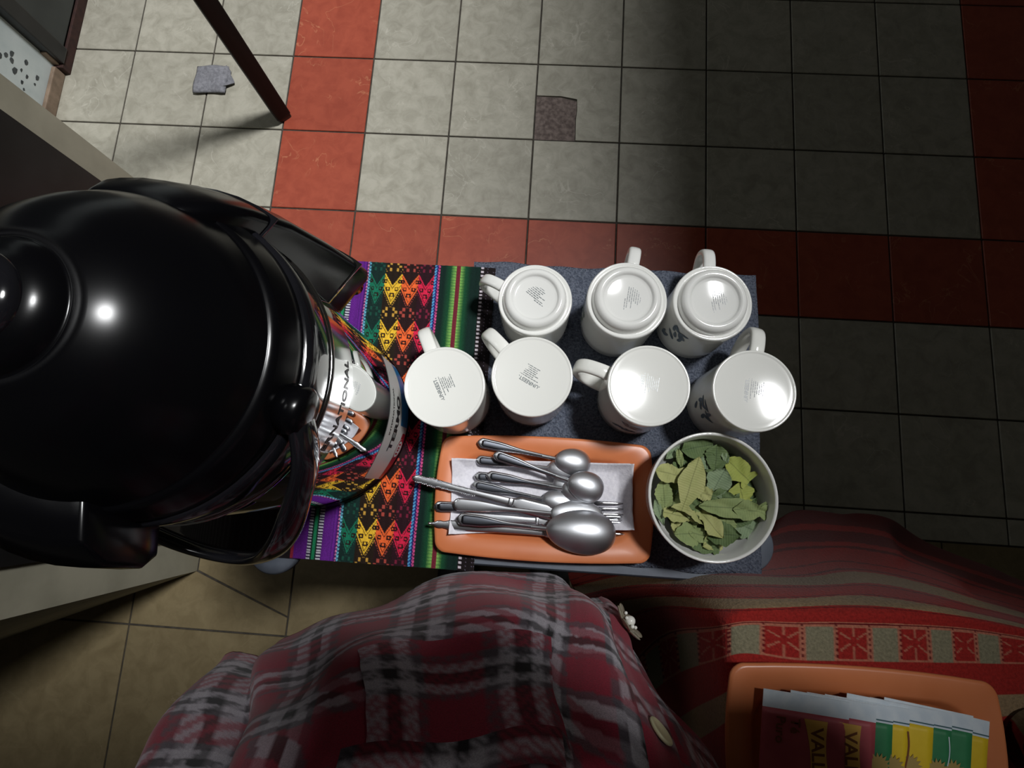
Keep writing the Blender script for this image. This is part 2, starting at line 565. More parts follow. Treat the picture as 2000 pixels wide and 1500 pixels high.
# peeled paint above the skirting
bm = bmesh.new()
for k in range(30):
    y, z = dj - 0.05 - random.random() * 0.13, 0.065 + random.random() * 0.19
    s = 0.002 + random.random() * 0.005
    vv = [bm.verts.new((-0.0115, y + s * (1 + random.random()) * math.cos(a), z + 0.6 * s * (1 + random.random()) * math.sin(a))) for a in np.linspace(0, 2 * math.pi, 7, endpoint=False)]
    bm.faces.new(vv)
ch = obj('peeled_paint', bm, M['chip'], bpy.data.objects['wall_left'], smooth=False)
ch['kind'] = 'stuff'
# near wall end (pillar) by the table
i_r = c2g[0]
j_t = w_grid(P(470, 517, 0))[1]
q = [grid_w(i_r, j_t), grid_w(i_r, c2g[1]), None, None]
pl_l = P(0, 1250, 0)
gl = w_grid(pl_l)
pts = [grid_w(i_r, c2g[1]), grid_w(i_r, j_t), grid_w(i_r - 3.2, j_t), pl_l + (pl_l - C2) * 1.2]
struct('wall_near', prism([p for p in pts], 0.0, 2.6, 0.004), M['plaster'])
pj = w_grid(P(472, 556, 0))[1]
q = [grid_w(i_r - 0.01, pj), grid_w(i_r - 0.01, c2g[1] - 0.35), grid_w(i_r + 0.05, c2g[1] - 0.35), grid_w(i_r + 0.05, pj)]
struct('dark_panel_1', prism(q, 0.0, 2.6, 0.003), M['door_black'])  # dark slab covering the right wall face past its pale edge

# ------------------------------------------------------------------ wooden leg and rag on the tiles
ft = P(552, 226, 0)
lg = thing('wooden_post', 'dark brown square wooden post standing at the edge of the red tile band', 'post', (ft.x, ft.y, 0), math.radians(38))
obj('shaft', box('shaft', -0.021, 0.021, -0.021, 0.021, 0.014, 1.25, 0.003), M['dark_wood'], lg)
obj('foot', box('foot', -0.019, 0.019, -0.019, 0.019, 0.0, 0.0145, 0.003), M['door_black'], lg)
rp = P(415, 158, 0)
rag = thing('floor_rag', 'folded grey rag lying on a pale floor tile', 'rag', (rp.x, rp.y, 0), math.radians(-2))
n = 22
u, v = np.meshgrid(np.linspace(-1, 1, n), np.linspace(-1, 1, n), indexing='ij')
ragw, ragh = 0.044, 0.040
z = 0.009 + 0.0018 * np.sin(4 * u + 2 * v) * (1 - 0.4 * v * v) - 0.006 * (np.maximum(np.abs(u), np.abs(v)) ** 8)
V = np.stack([ragw * u + 0.0015 * np.sin(3 * v), ragh * v + 0.0015 * np.sin(3 * u + 1), z], -1)
o = obj('cloth_fold', grid_mesh('cloth_fold', V), M['rag'], rag)
mod(o, 'SOLIDIFY', thickness=0.005, offset=-1)
V2 = np.stack([0.036 + 0.022 * (u * .5 + .5) - 0.01 * v * (u * .5 + .5), 0.036 * v * (1 - 0.45 * (u * .5 + .5)) + 0.008, 0.006 + 0.004 * np.sin(4 * v) - 0.003 * u], -1)
o = obj('loose_corner', grid_mesh('loose_corner', V2), M['rag'], rag)
mod(o, 'SOLIDIFY', thickness=0.003, offset=-1)

# ------------------------------------------------------------------ table
TZ = 0.735
def tg(px, py, z=TZ):
    return w_grid(P(px, py, z))
i0, i1 = tg(472, 1000)[0], tg(1486, 1080)[0]
j0, j1 = tg(900, 529)[1], tg(1000, 1111)[1]
TW, TH = (i1 - i0) * TILE, (j1 - j0) * TILE
tc = grid_w((i0 + i1) / 2, (j0 + j1) / 2)
tbl = thing('side_table', 'narrow grey side table with rounded corners under the mugs and flask', 'table', (tc.x, tc.y, 0), ROLL)
out = rrect(TW, TH, 0.028, 8)
rings = [[(x * s, y * s2, z) for x, y in out] for s, s2, z in ((0.985, 0.97, TZ - 0.024), (1, 1, TZ - 0.019), (1, 1, TZ - 0.007), (0.99, 0.985, TZ - 0.003))]
o = obj('tabletop', loft('tabletop', rings), M['table_grey'], tbl)
sharp(o, 40)
for sx in (-1, 1):
    for sy in (-1, 1):
        x, y = sx * (TW / 2 - 0.06), sy * (TH / 2 - 0.05)
        lgm = loft('leg', tube([(x, y, 0.0), (x, y, 0.3), (x, y, TZ - 0.02)], 0.014, 12))
        obj('leg', lgm, M['steel_leg'], tbl)
for px_, py_ in ((531, 1070), (1462, 1066)):
    q_ = P(px_, py_, TZ)
    lp = obj('corner_lobe', lathe('corner_lobe', [(0.0, TZ - 0.022), (0.027, TZ - 0.022), (0.0295, TZ - 0.018), (0.0295, TZ - 0.007), (0.027, TZ - 0.0035), (0.0, TZ - 0.0033)], 40), M['table_grey'], tbl)
    gx_, gy_ = q_.x - tc.x, q_.y - tc.y
    lp.location = (CR * gx_ + SR * gy_, -SR * gx_ + CR * gy_, 0)
TS = 0.0035   # cloth thickness on the table

# grey towel over the right of the table
ti0, ti1 = tg(905, 800)[0], tg(1482, 850)[0]
tj0, tj1 = tg(1200, 525)[1], tg(1200, 1105)[1]
n1, n2 = 90, 70
A, B = np.meshgrid(np.linspace(ti0, ti1, n1), np.linspace(tj0, tj1, n2), indexing='ij')
X = CR * A * TILE + SR * B * TILE + OX
Y = SR * A * TILE - CR * B * TILE + OY
edge = 0.0012 * np.sin(A * 9) + 0.0009 * np.sin(A * 23 + 1)
X = X + 0.0012 * np.sin(B * 11)
Y = Y + edge
Zt = TZ - TS + 0.0038 + 0.0006 * np.sin(A * 5 + B * 3)
tow = obj('grey_towel', grid_mesh('grey_towel', np.stack([X, Y, Zt], -1)), M['towel'])
mod(tow, 'SOLIDIFY', thickness=0.003, offset=-1)
tag(tow, 'blue grey terry towel spread under the white mugs', 'towel')

# handwoven cloth over the left of the table -------------------------------------------------
def weave_color(sx, ty):
    """sx: photo x on the cloth at its top edge, ty: distance down the cloth in photo px"""
    h, w = sx.shape
    col = np.zeros((h, w, 3))
    def put(mask, c):
        col[mask] = [lin(c[0]), lin(c[1]), lin(c[2])]
    put(np.ones_like(sx, bool), (24, 16, 18))
    def band(a, b, c):
        put((sx >= a) & (sx < b), c)
    fine = (np.floor(ty / 2.6) % 2) == 0
    fine2 = (np.floor((ty + (sx % 4)) / 3.2) % 2) == 0
    band(636, 641, (150, 40, 60))
    band(641, 716, (96, 30, 132))
    for a, b in ((664, 671), (683, 690)):
        m = (sx >= a) & (sx < b)
        put(m, (40, 22, 60))
        put(m & fine, (206, 204, 214))
    band(671, 674, (20, 50, 40)); band(674, 680, (30, 140, 92)); band(680, 683, (20, 50, 40))
    m = (sx >= 707) & (sx < 716)
    put(m & ((np.floor(sx / 2) % 3) == 0), (70, 20, 104))
    m = (sx >= 716) & (sx < 719.5)
    put(m, (60, 20, 70)); put(m & fine2, (222, 120, 170))
    m = (sx >= 719.5) & (sx < 723)
    put(m, (30, 50, 90)); put(m & ~fine2, (110, 190, 210))
    # the four motif columns
    cols4 = ((723, 752, (18, 112, 84), (22, 74, 60), (12, 40, 36)), (752, 785, (238, 190, 54), (196, 150, 62), (34, 22, 12)),
             (785, 818, (240, 104, 50), (168, 70, 60), (36, 16, 16)), (818, 848, (214, 34, 72), (120, 30, 56), (40, 12, 22)))
    T = 96.0
    for a, b, bright, dot, dark in cols4:
        m = (sx >= a) & (sx < b)
        u = (sx - (a + b) / 2) / (b - a)
        t = (ty - 14) % T
        au = np.abs(u)
        up = 26 * (1 - 2 * au)
        low = 66 - 34 * 2 * au
        inside = (t > up) & (t < low)
        put(m, dark)
        # small dotted crosses in the dark field
        tt = t - 81
        d1 = (np.abs(au - 0.20) < 0.07) & (np.abs(np.abs(tt) - 6.5) < 3.4)
        d2 = (np.abs(tt) < 2.2) & (np.abs(au - 0.36) < 0.07)
        zig = np.abs((t - 66 + 34 * 2 * au) - 7) < 1.6
        zig2 = np.abs((t - T - 26 * (1 - 2 * au)) + 8) < 1.6
        zz = (np.floor(ty / 2.2) % 2) == 0
        put(m & ~inside & (d1 | d2), dot)
        put(m & ~inside & (zig | zig2) & zz, dot)
        put(m & inside, bright)
        # black thread outline and rings
        ln = (np.abs(t - up - 6) < 1.1) | (np.abs(low - t - 6.5) < 1.3)
        put(m & inside & ln, (30, 14, 14))
        for cu, ct, ru, rt in ((-0.26, 33, 0.115, 4.4), (0.26, 33, 0.115, 4.4), (0.0, 46, 0.14, 4.2)):
            dd = np.maximum(np.abs(u - cu) / ru, np.abs(t - ct) / rt)
            put(m & inside & (dd < 1) & (dd > 0.45), (34, 14, 14))
        for cu, ct in ((-0.42, 17), (0.42, 17)):
            dd = np.maximum(np.abs(u - cu) / 0.09, np.abs(t - ct) / 4)
            put(m & inside & (dd < 1) & (dd > 0.4), (34, 14, 14))
    m = (sx >= 848) & (sx < 852); put(m, (30, 60, 120)); put(m & fine2, (90, 170, 216))
    band(852, 855, (40, 40, 110))
    m = (sx >= 855) & (sx < 859); put(m, (90, 20, 60)); put(m & ~fine2, (224, 90, 150))
    # green gradient stripes with dark red core
    m = (sx >= 859) & (sx < 936)
    gpos = sx[m]
    d = np.minimum(np.abs(gpos - 889), np.abs(gpos - 899))
    d = np.where((gpos > 889) & (gpos < 899), 0, d)
    f = np.clip(1 - d / 22, 0, 1)[:, None] ** 1.3
    f2 = np.clip(1 - d / 9, 0, 1)[:, None]
    dk, md, lt = [np.array([lin(x) for x in c]) for c in ((8, 36, 30), (24, 98, 54), (132, 182, 88))]
    jag = ((np.floor(ty[m] / 3) % 2) == 0)[:, None]
    col[m] = (dk * (1 - f) + md * f) * (1 - f2 * (0.55 + 0.45 * jag)) + lt * f2 * (0.55 + 0.45 * jag)
    band(890, 898, (112, 34, 48))
    m = (sx >= 938) & (sx < 943)
    put(m & ((np.floor(ty / 4) % 2) == 0), (206, 196, 204))
    put((sx >= 943) & (np.sin(sx * 1.7) * np.sin(ty * 0.9) > 0.93), (120, 110, 130))
    return col

ci0, ci1 = tg(268, 560)[0], tg(966, 560)[0]
n1, n2 = 520, 430
A, B = np.meshgrid(np.linspace(ci0, ci1, n1), np.linspace(j0 - 0.02, tg(700, 1099)[1], n2), indexing='ij')
X = CR * A * TILE + SR * B * TILE + OX
Y = SR * A * TILE - CR * B * TILE + OY
pxs = 560.0
xr0, xr1 = tg(640, pxs)[0], tg(942, pxs)[0]
sx = 640 + (A - xr0) / (xr1 - xr0) * 302
ty = (B - j0) / (tg(780, 1099)[1] - j0) * 570
colr = weave_color(sx, ty)
Zc = TZ + 0.0028 + 0.0007 * np.sin(sx * 0.5) * 0.4 + 0.0006 * np.sin(ty * 0.05 + sx * 0.03)
# overhang on the left end of the table drops
over = np.clip((i0 - 0.03 - A) * TILE, 0, None)
Zc = Zc - over ** 1.2 * 1.5
clo = obj('handwoven_cloth', grid_mesh('handwoven_cloth', np.stack([X, Y, Zc], -1), cols=colr), M['weave'])
mod(clo, 'SOLIDIFY', thickness=0.0022, offset=-1)
tag(clo, 'multicoloured Andean striped cloth with zigzag motifs under the flask', 'cloth')
TOPZ = TZ + 0.0033

# ------------------------------------------------------------------ mugs
def mug_profile_a(s=1.0):
    pr = [(0.0362, 0.004), (0.0375, 0.0005), (0.0388, 0.0), (0.0398, 0.002), (0.0402, 0.02), (0.0405, 0.07), (0.0408, 0.0815), (0.0404, 0.0842),
          (0.0394, 0.0853), (0.0380, 0.0848), (0.0366, 0.0832), (0.0356, 0.0830), (0.0348, 0.0845), (0.0343, 0.0875), (0.0334, 0.0910), (0.0316, 0.0938), (0.0290, 0.0952), (0.0268, 0.0950), (0.0252, 0.0940), (0.0245, 0.0926)] + [(r_, 0.0903 + r_ * r_ / 0.36) for r_ in (0.0236, 0.021, 0.018, 0.015, 0.012, 0.009, 0.006, 0.003, 0.0)]
    return pr
def mug_profile_b():
    return [(0.0360, 0.004), (0.0372, 0.0005), (0.0384, 0.0), (0.0392, 0.002), (0.0394, 0.02), (0.0396, 0.06), (0.0398, 0.088), (0.0400, 0.0925),
            (0.0397, 0.0945), (0.0388, 0.0950), (0.0378, 0.0946), (0.0370, 0.0941)] + [(r_, 0.0917 + r_ * r_ / 0.56) for r_ in (0.0362, 0.033, 0.030, 0.026, 0.022, 0.018, 0.014, 0.010, 0.006, 0.003, 0.0)]
def handle_mesh(h0, h1, r0, reach, wid):
    pts = [(r0 - 0.004, 0, h1), (r0 + 0.010, 0, h1 + 0.001), (r0 + reach * 0.78, 0, h1 - 0.004), (r0 + reach, 0, h1 - 0.018), (r0 + reach * 0.96, 0, (h0 + h1) / 2 - 0.006),
           (r0 + reach * 0.70, 0, h0 + 0.010), (r0 + 0.010, 0, h0 + 0.001), (r0 - 0.004, 0, h0 - 0.002)]
    path = smooth_path(pts, 30)
    rings = []
    for k, p in enumerate(path):
        p = Vector(p)
        t = (Vector(path[min(k + 1, 29)]) - Vector(path[max(k - 1, 0)])).normalized()
        side = Vector((0, 1, 0))
        nrm = side.cross(t).normalized()
        th = 0.0042
        rings.append([p + side * (wid * math.copysign(abs(math.cos(a)) ** 0.6, math.cos(a))) + nrm * (th * math.copysign(abs(math.sin(a)) ** 0.75, math.sin(a))) for a in np.linspace(0, 2 * math.pi, 16, endpoint=False)])
    return loft('handle', rings)
def print_bm(lines, title=True):
    bm = bmesh.new()
    if title:
        t = text_mesh('SUNREESTS', 0.0052, 0.00012)
        merge_into(bm, t, Matrix.Translation((0, 0.0062, 0)))
    r = random.Random(3)
    for k, (ln, off) in enumerate(lines):
        y = 0.0022 - k * 0.0019
        x = -ln / 2 + off
        while x < ln / 2 + off:
            w = 0.0012 + r.random() * 0.0028
            w = min(w, ln / 2 + off - x)
            add_box(bm, x, x + w, y - 0.00034, y + 0.00034, 0.0, 0.00006)
            x += w + 0.0006
    return bm
LINES_B = [(0.020, 0.002), (0.011, 0.004), (0.016, 0.002), (0.012, 0.0035), (0.010, 0.002), (0.010, 0.003), (0.014, 0.003)]
LINES_A = [(0.011, -0.006), (0.020, 0.001), (0.014, 0.004), (0.020, 0.001), (0.012, 0.004), (0.014, 0.003), (0.014, 0.002), (0.013, -0.001)]
def decal_bm(seed, r=0.0407, z0=0.03, z1=0.07):
    rd = random.Random(seed)
    bm = bmesh.new()
    for k in range(10):
        az = (rd.random() - 0.5) * 0.55
        zc = z0 + rd.random() * (z1 - z0)
        ang = rd.random() * math.pi
        L_, w_ = 0.0055 + rd.random() * 0.003, 0.0021
        vv = []
        for a in np.linspace(0, 2 * math.pi, 12, endpoint=False):
            lx = L_ * math.cos(a)
            ly = w_ * math.sin(a) * (1 - 0.3 * math.cos(a))
            px = lx * math.cos(ang) - ly * math.sin(ang)
            pz = lx * math.sin(ang) + ly * math.cos(ang)
            th = az + px / r
            vv.append(bm.verts.new(((r + 0.0004) * math.cos(th), (r + 0.0004) * math.sin(th), zc + pz)))
        bm.faces.new(vv)
    return bm
MUGS = [  # kind, px, py, handle angle, text angle, scale, decal az, label
    ('a', 1045, 586, 150, 141, 0.94, None, 'white mug with stepped foot, upside down, back row nearest the striped cloth'),
    ('a', 1224, 587, 77, 80, 1.0, 175, 'upside-down white mug with stepped foot, middle of the back row of three'),
    ('a', 1391, 592, 85, 97, 0.98, 215, 'upside-down white mug with stepped foot, rightmost of the back row of three'),
    ('b', 868, 755, 113, 113.5, 1.0, None, 'flat-bottomed white mug upside down on the striped cloth beside the flask'),
    ('b', 1039, 735, 132, 149, 1.0, None, 'flat-bottomed white mug upside down just above the cutlery tray'),
    ('b', 1267, 753, 158, 78, 1.0, 250, 'flat-bottomed white mug upside down with handle pointing left on the grey towel'),
    ('b', 1473, 763, 76, 81, 1.0, 200, 'flat-bottomed white mug upside down above the bowl of leaves'),
]
mesh_a = mesh_b = None
for k, (kind, px, py, ha, ta, sc, da, lab) in enumerate(MUGS):
    H = 0.0948 if kind == 'a' else 0.095
    zt = (0.0835 if kind == 'a' else 0.094) * sc
    p = P(px, py, TOPZ + zt)
    r = thing('mug', lab, 'mug', (p.x, p.y, TOPZ), 0, 'upside-down white mugs')
    r.scale = (sc, sc, sc)
    if kind == 'a':
        if mesh_a is None:
            o = obj('body', lathe('body', mug_profile_a(), 64), M['ceramic'], r)
            mesh_a = o.data
        else:
            o = obj('body', mesh_a, None, r)
        hm = handle_mesh(0.020, 0.068, 0.0400, 0.029, 0.0066)
    else:
        if mesh_b is None:
            o = obj('body', lathe('body', mug_profile_b(), 64), M['ceramic_b'], r)
            mesh_b = o.data
        else:
            o = obj('body', mesh_b, None, r)
        hm = handle_mesh(0.016, 0.079, 0.0390, 0.031, 0.0072)
    h = obj('handle', hm, M['ceramic' if kind == 'a' else 'ceramic_b'], r)
    h.rotation_euler = (0, 0, math.radians(ha))
    pb = print_bm(LINES_A if kind == 'a' else LINES_B, kind == 'b')
    ii = 'ink_pale' if k in (5,) else 'ink'
    t = obj('printed_text', pb, M[ii], r, smooth=False)
    t.location = (0, 0, 0.0907 if kind == 'a' else 0.0920)
    t.rotation_euler = (0, 0, math.radians(ta))
    if kind == 'a':
        t.scale = (1.12, 1.12, 1)
    if da is not None:
        d = obj('leaf_decal', decal_bm(k, 0.0407 if kind == 'a' else 0.0397), M['decal_green' if k == 1 else 'decal_blue'], r)
        d.rotation_euler = (0, 0, math.radians(da))

# ------------------------------------------------------------------ orange trays
def tray(name, lab, ctr, rz, w, h, group):
    r = thing(name, lab, 'tray', ctr, rz, group)
    rings = []
    for ins, z in ((0.030, 0.0), (0.012, 0.002), (0.001, 0.0125), (0.0, 0.0145), (0.0008, 0.0162), (0.003, 0.0168), (0.010, 0.0160), (0.0165, 0.0150), (0.0195, 0.0130), (0.0225, 0.0070), (0.0255, 0.0045), (0.030, 0.004)):
        rad = max(0.008, 0.0095 if ins < 0.012 else 0.026 - (ins - 0.012) * 0.3)
        rings.append([(x, y, z) for x, y in rrect(w - 2 * ins, h - 2 * ins, rad, 6, 0.005 * (1 if ins < 0.012 else 0.5))])
    m = loft(name, rings)
    o = obj('dish', m, M['orange'], r)
    return r
tcen = P(1062, 973, TOPZ + 0.015)
TA = math.radians(-2.6)
trw = (P(1262, 975, TOPZ + .015) - P(852, 960, TOPZ + .015)).length
trh = (P(1055, 863, TOPZ + .015) - P(1065, 1090, TOPZ + .015)).length
tray('clay_tray', 'orange rectangular tray holding the cutlery on the table', (tcen.x, tcen.y, TOPZ), TA, trw, trh, 'orange trays')

# napkin
NZ = TOPZ + 0.0048
corn = [P(888, 897, NZ), P(1231, 908, NZ), P(1231, 1032, NZ), P(882, 1040, NZ)]
n1, n2 = 120, 50
uu, vv = np.meshgrid(np.linspace(0, 1, n1), np.linspace(0, 1, n2), indexing='ij')
c4 = [np.array(c) for c in corn]
Vn = ((1 - uu) * (1 - vv))[..., None] * c4[0] + (uu * (1 - vv))[..., None] * c4[1] + (uu * vv)[..., None] * c4[2] + ((1 - uu) * vv)[..., None] * c4[3]
Vn[..., 2] = NZ + 0.0022 + 0.00022 * np.sin(uu * 260 + vv * 30) + np.maximum(0.0105 * np.clip((np.abs(2 * uu - 1) - 0.86) / 0.14, 0, 1), 0.0085 * np.clip((np.abs(2 * vv - 1) - 0.72) / 0.28, 0, 1) ** 1.5) + 0.010 * np.clip((np.abs(2 * uu - 1) - 0.72) / 0.28, 0, 1) * np.clip((np.abs(2 * vv - 1) - 0.5) / 0.5, 0, 1)
nk = obj('paper_napkin', grid_mesh('paper_napkin', Vn), M['napkin'])
mod(nk, 'SOLIDIFY', thickness=0.0008, offset=-1)
tag(nk, 'white embossed paper napkin lining the cutlery tray', 'napkin')

# ------------------------------------------------------------------ cutlery
def strip(name, prof, crown, thick, nv=9, zfun=None):
    """prof: list (s, half width); crown(s)-> dome height; built along +x"""
    V = np.zeros((len(prof), nv, 3))
    t = np.linspace(1, -1, nv)
    for k, (s, w) in enumerate(prof):
        V[k, :, 0] = s
        V[k, :, 1] = w * t
        V[k, :, 2] = crown(s, w) * (1 - t ** 2) ** 0.8 + (zfun(s) if zfun else 0)
    return grid_mesh(name, V)
def resample(keys, n):
    xs = np.linspace(keys[0][0], keys[-1][0], n)
    ks = np.array(keys)
    # smooth interpolation
    out = []
    for x in xs:
        i = min(max(np.searchsorted(ks[:, 0], x) - 1, 0), len(ks) - 2)
        t = (x - ks[i, 0]) / (ks[i + 1, 0] - ks[i, 0])
        t = t * t * (3 - 2 * t)
        out.append((x, ks[i, 1] * (1 - t) + ks[i + 1, 1] * t))
    return out
def ell(a, b, wmax, n, skew=0.12):
    out = []
    for k in range(n):
        th = math.pi * k / (n - 1)
        c = -math.cos(th)
        s = a + (b - a) * (c + 1) / 2
        out.append((s, max(0.0006, wmax * math.sin(th) ** 0.9 * (1 + skew * c))))
    return out
def place(o, A_, B_, roll=0.0):
    d = (B_ - A_)
    x = d.normalized()
    y = Vector((0, 0, 1)).cross(x).normalized()
    z = x.cross(y)
    m = Matrix((x, y, z)).transposed().to_4x4()
    o.matrix_world = Matrix.Translation(A_) @ m @ Matrix.Rotation(roll, 4, 'X')
def handle_part(L, hw0, hw1, parent, ridge=True, matn='steel', keys=None, zf=None, th=0.0016):
    ks = keys or [(0, 0.0012), (0.0018, hw0 * 0.7), (0.005, hw0), (0.02, hw0 * 0.97), (L * 0.6, hw1 * 1.25), (L * 0.9, hw1), (L, hw1)]
    prof = resample(ks, 40)
    zf_ = zf or (lambda s: 0.0)
    o = obj('handle', strip('handle', prof, lambda s, w: 0.0006, th, 9, zf_), M[matn], parent)
    mod(o, 'SOLIDIFY', thickness=th, offset=-1)
    if ridge:
        p2 = [(s, max(0.0006, w - 0.0017) * (1 if s > 0.0052 else 0.6)) for s, w in prof if 0.003 < s < L * 0.80]
        o2 = obj('inlay', strip('inlay', p2, lambda s, w: 0.0005, th, 7, lambda s: zf_(s) + 0.0007), M['steel_dark'], o)
        mod(o2, 'SOLIDIFY', thickness=0.0006, offset=-1)
    return o
def spoon(lab, A_, B_, bowl_len, bowl_w, hw0=0.0055, dome=0.008, ridge=True, keys=None, roll=0.0):
    L = (B_ - A_).length
    r = thing('spoon', lab, 'spoon', (0, 0, 0), 0, 'cutlery in the orange tray')
    lh = L - bowl_len
    zf = lambda s: 0.004 * (s / lh) ** 3
    handle_part(lh + 0.003, hw0, 0.0020, r, ridge, 'steel', keys, zf)
    zb = lambda s: 0.004 * (1 - ((s - lh) / bowl_len)) ** 2
    pr = ell(lh - 0.001, L, bowl_w, 26)
    pr[0] = (pr[0][0], 0.0020)
    o = obj('bowl', strip('bowl', pr, lambda s, w: dome * (w / bowl_w) ** 1.3, 0.001, 17, zb), M['steel_brushed'], r)
    mod(o, 'SOLIDIFY', thickness=0.0012, offset=-1)
    mod(o, 'SUBSURF', levels=1, render_levels=2)
    place(r, A_, B_, roll)
    return r
def knife(lab, A_, B_, hl, hw, bw, keys=None, ornate=False):
    L = (B_ - A_).length
    r = thing('table_knife', lab, 'knife', (0, 0, 0), 0, 'cutlery in the orange tray')
    ho = handle_part(hl, hw, hw * 0.75, r, False, 'steel', keys, None, 0.004)
    if ornate:
        bm = bmesh.new()
        rd = random.Random(5)
        for k in range(34):
            s = 0.004 + (hl * 0.62) * k / 34
            for sgn in (-1, 1):
                y = sgn * (0.0044 if 0.016 < s < 0.026 else 0.0034) * (0.9 + 0.2 * rd.random())
                M4 = Matrix.Translation((s, y, 0.0009)) @ Matrix.Diagonal((0.0011, 0.0009, 0.0010, 1))
                bmesh.ops.create_icosphere(bm, subdivisions=1, radius=1.0, matrix=M4)
        obj('embossed_beads', bm, M['steel'], ho)
    cb = obj('collar', box('collar', hl - 0.002, hl + 0.0012, -hw * 0.9, hw * 0.9, -0.003, 0.0022, 0.0006), M['steel'], r)
    ks = [(hl + 0.001, bw * 0.55), (hl + 0.004, bw * 0.6), (hl + 0.010, bw), (L - 0.012, bw), (L - 0.004, bw * 0.7), (L, 0.0008)]
    o = obj('blade', strip('blade', resample(ks, 30), lambda s, w: 0.0003, 0.001, 5), M['steel'], r)
    mod(o, 'SOLIDIFY', thickness=0.001, offset=-1)
    place(r, A_, B_)
    return r
def fork(lab, A_, B_, hw0=0.0058):
    L = (B_ - A_).length
    r = thing('table_fork', lab, 'fork', (0, 0, 0), 0, 'cutlery in the orange tray')
    hl = L - 0.055
    handle_part(hl, hw0, 0.0026, r)
    ks = [(hl - 0.001, 0.0026), (hl + 0.006, 0.005), (hl + 0.014, 0.0105), (hl + 0.024, 0.0112)]
    o = obj('fork_head', strip('fork_head', resample(ks, 14), lambda s, w: 0.002, 0.001, 9), M['steel'], r)
    mod(o, 'SOLIDIFY', thickness=0.0013, offset=-1)
    for k in range(4):
        y = (k - 1.5) * 0.0059
        pr = [(hl + 0.0235, 0.0021), (hl + 0.035, 0.0019), (hl + 0.048, 0.0016), (L, 0.0006)]
        t = obj('tine', strip('tine', pr, lambda s, w: 0.0006, 0.001, 5, lambda s: 0.0035 * ((s - hl) / 0.055) * (1 - (s - hl) / 0.055)), M['steel'], r)
        t.location = (0, y, 0.0006)
        mod(t, 'SOLIDIFY', thickness=0.0012, offset=-1)
    place(r, A_, B_)
    return r
def PT(px, py, dz):
    return P(px, py, TOPZ + dz + 0.003)
spoon('small teaspoon with grooved handle lying furthest from the person, top edge of the tray', PT(933, 863, .0195), PT(1153, 911, .0120), 0.0385, 0.0158)
spoon('teaspoon half hidden under the topmost back spoon', PT(929, 898, .0125), PT(1140, 922, .0080), 0.0385, 0.0155)
spoon('teaspoon lying slanted on top of the other teaspoons', PT(964, 887, .0225), PT(1178, 962, .0190), 0.0385, 0.0165)
spoon('teaspoon with only its handle showing, left of two parallel handles', PT(926, 930, .0105), PT(1150, 952, .0075), 0.0385, 0.0155)
spoon('teaspoon with only its handle showing, right of two parallel handles', PT(950, 928, .0150), PT(1168, 966, .0120), 0.0385, 0.0155)
spoon('teaspoon lying beneath the slanted one, next to the ornate knife', PT(922, 946, .0120), PT(1128, 988, .0100), 0.0380, 0.0150)
ok = [(0, 0.0018), (0.002, 0.0036), (0.006, 0.0046), (0.014, 0.0040), (0.020, 0.0052), (0.028, 0.0046), (0.05, 0.0032), (0.075, 0.0034), (0.10, 0.0042), (0.112, 0.0046)]
A_, B_ = PT(806, 933, .0215), PT(1108, 1008, .0165)
knife('knife with ornate embossed handle reaching over the left tray rim', A_, B_, 0.108, 0.0044, 0.0085, ok, True)
fork('fork with long rim-edged handle, its tines at the right of the tray', PT(847, 989, .0175), PT(1217, 1000, .0085))
spoon('tablespoon with plain satin handle under the big spoon', PT(884, 984, .0215), PT(1178, 1012, .0140), 0.055, 0.0165, 0.0068, 0.006, False)
fk = [(0, 0.0010), (0.004, 0.0016), (0.007, 0.0020), (0.011, 0.0042), (0.017, 0.0034), (0.023, 0.0050), (0.03, 0.0052), (0.07, 0.0044), (0.11, 0.0040), (0.125, 0.0042)]
knife('knife with scalloped pointed handle end lying along the front of the tray', PT(836, 1022, .0180), PT(1150, 1046, .0120), 0.124, 0.0044, 0.0085, fk)
knife('short butter knife between the satin spoon and the big spoon', PT(900, 1008, .0150), PT(1096, 1020, .0115), 0.082, 0.0048, 0.0082)
fork('fork lying lowest under the big spoon with tines beside the napkin end', PT(895, 1013, .0120), PT(1222, 1027, .0075))
spoon('large serving spoon lying face down at the front of the tray', PT(892, 1013, .0250), PT(1203, 1046, .0200), 0.0725, 0.0232, 0.0066, 0.0135, True)

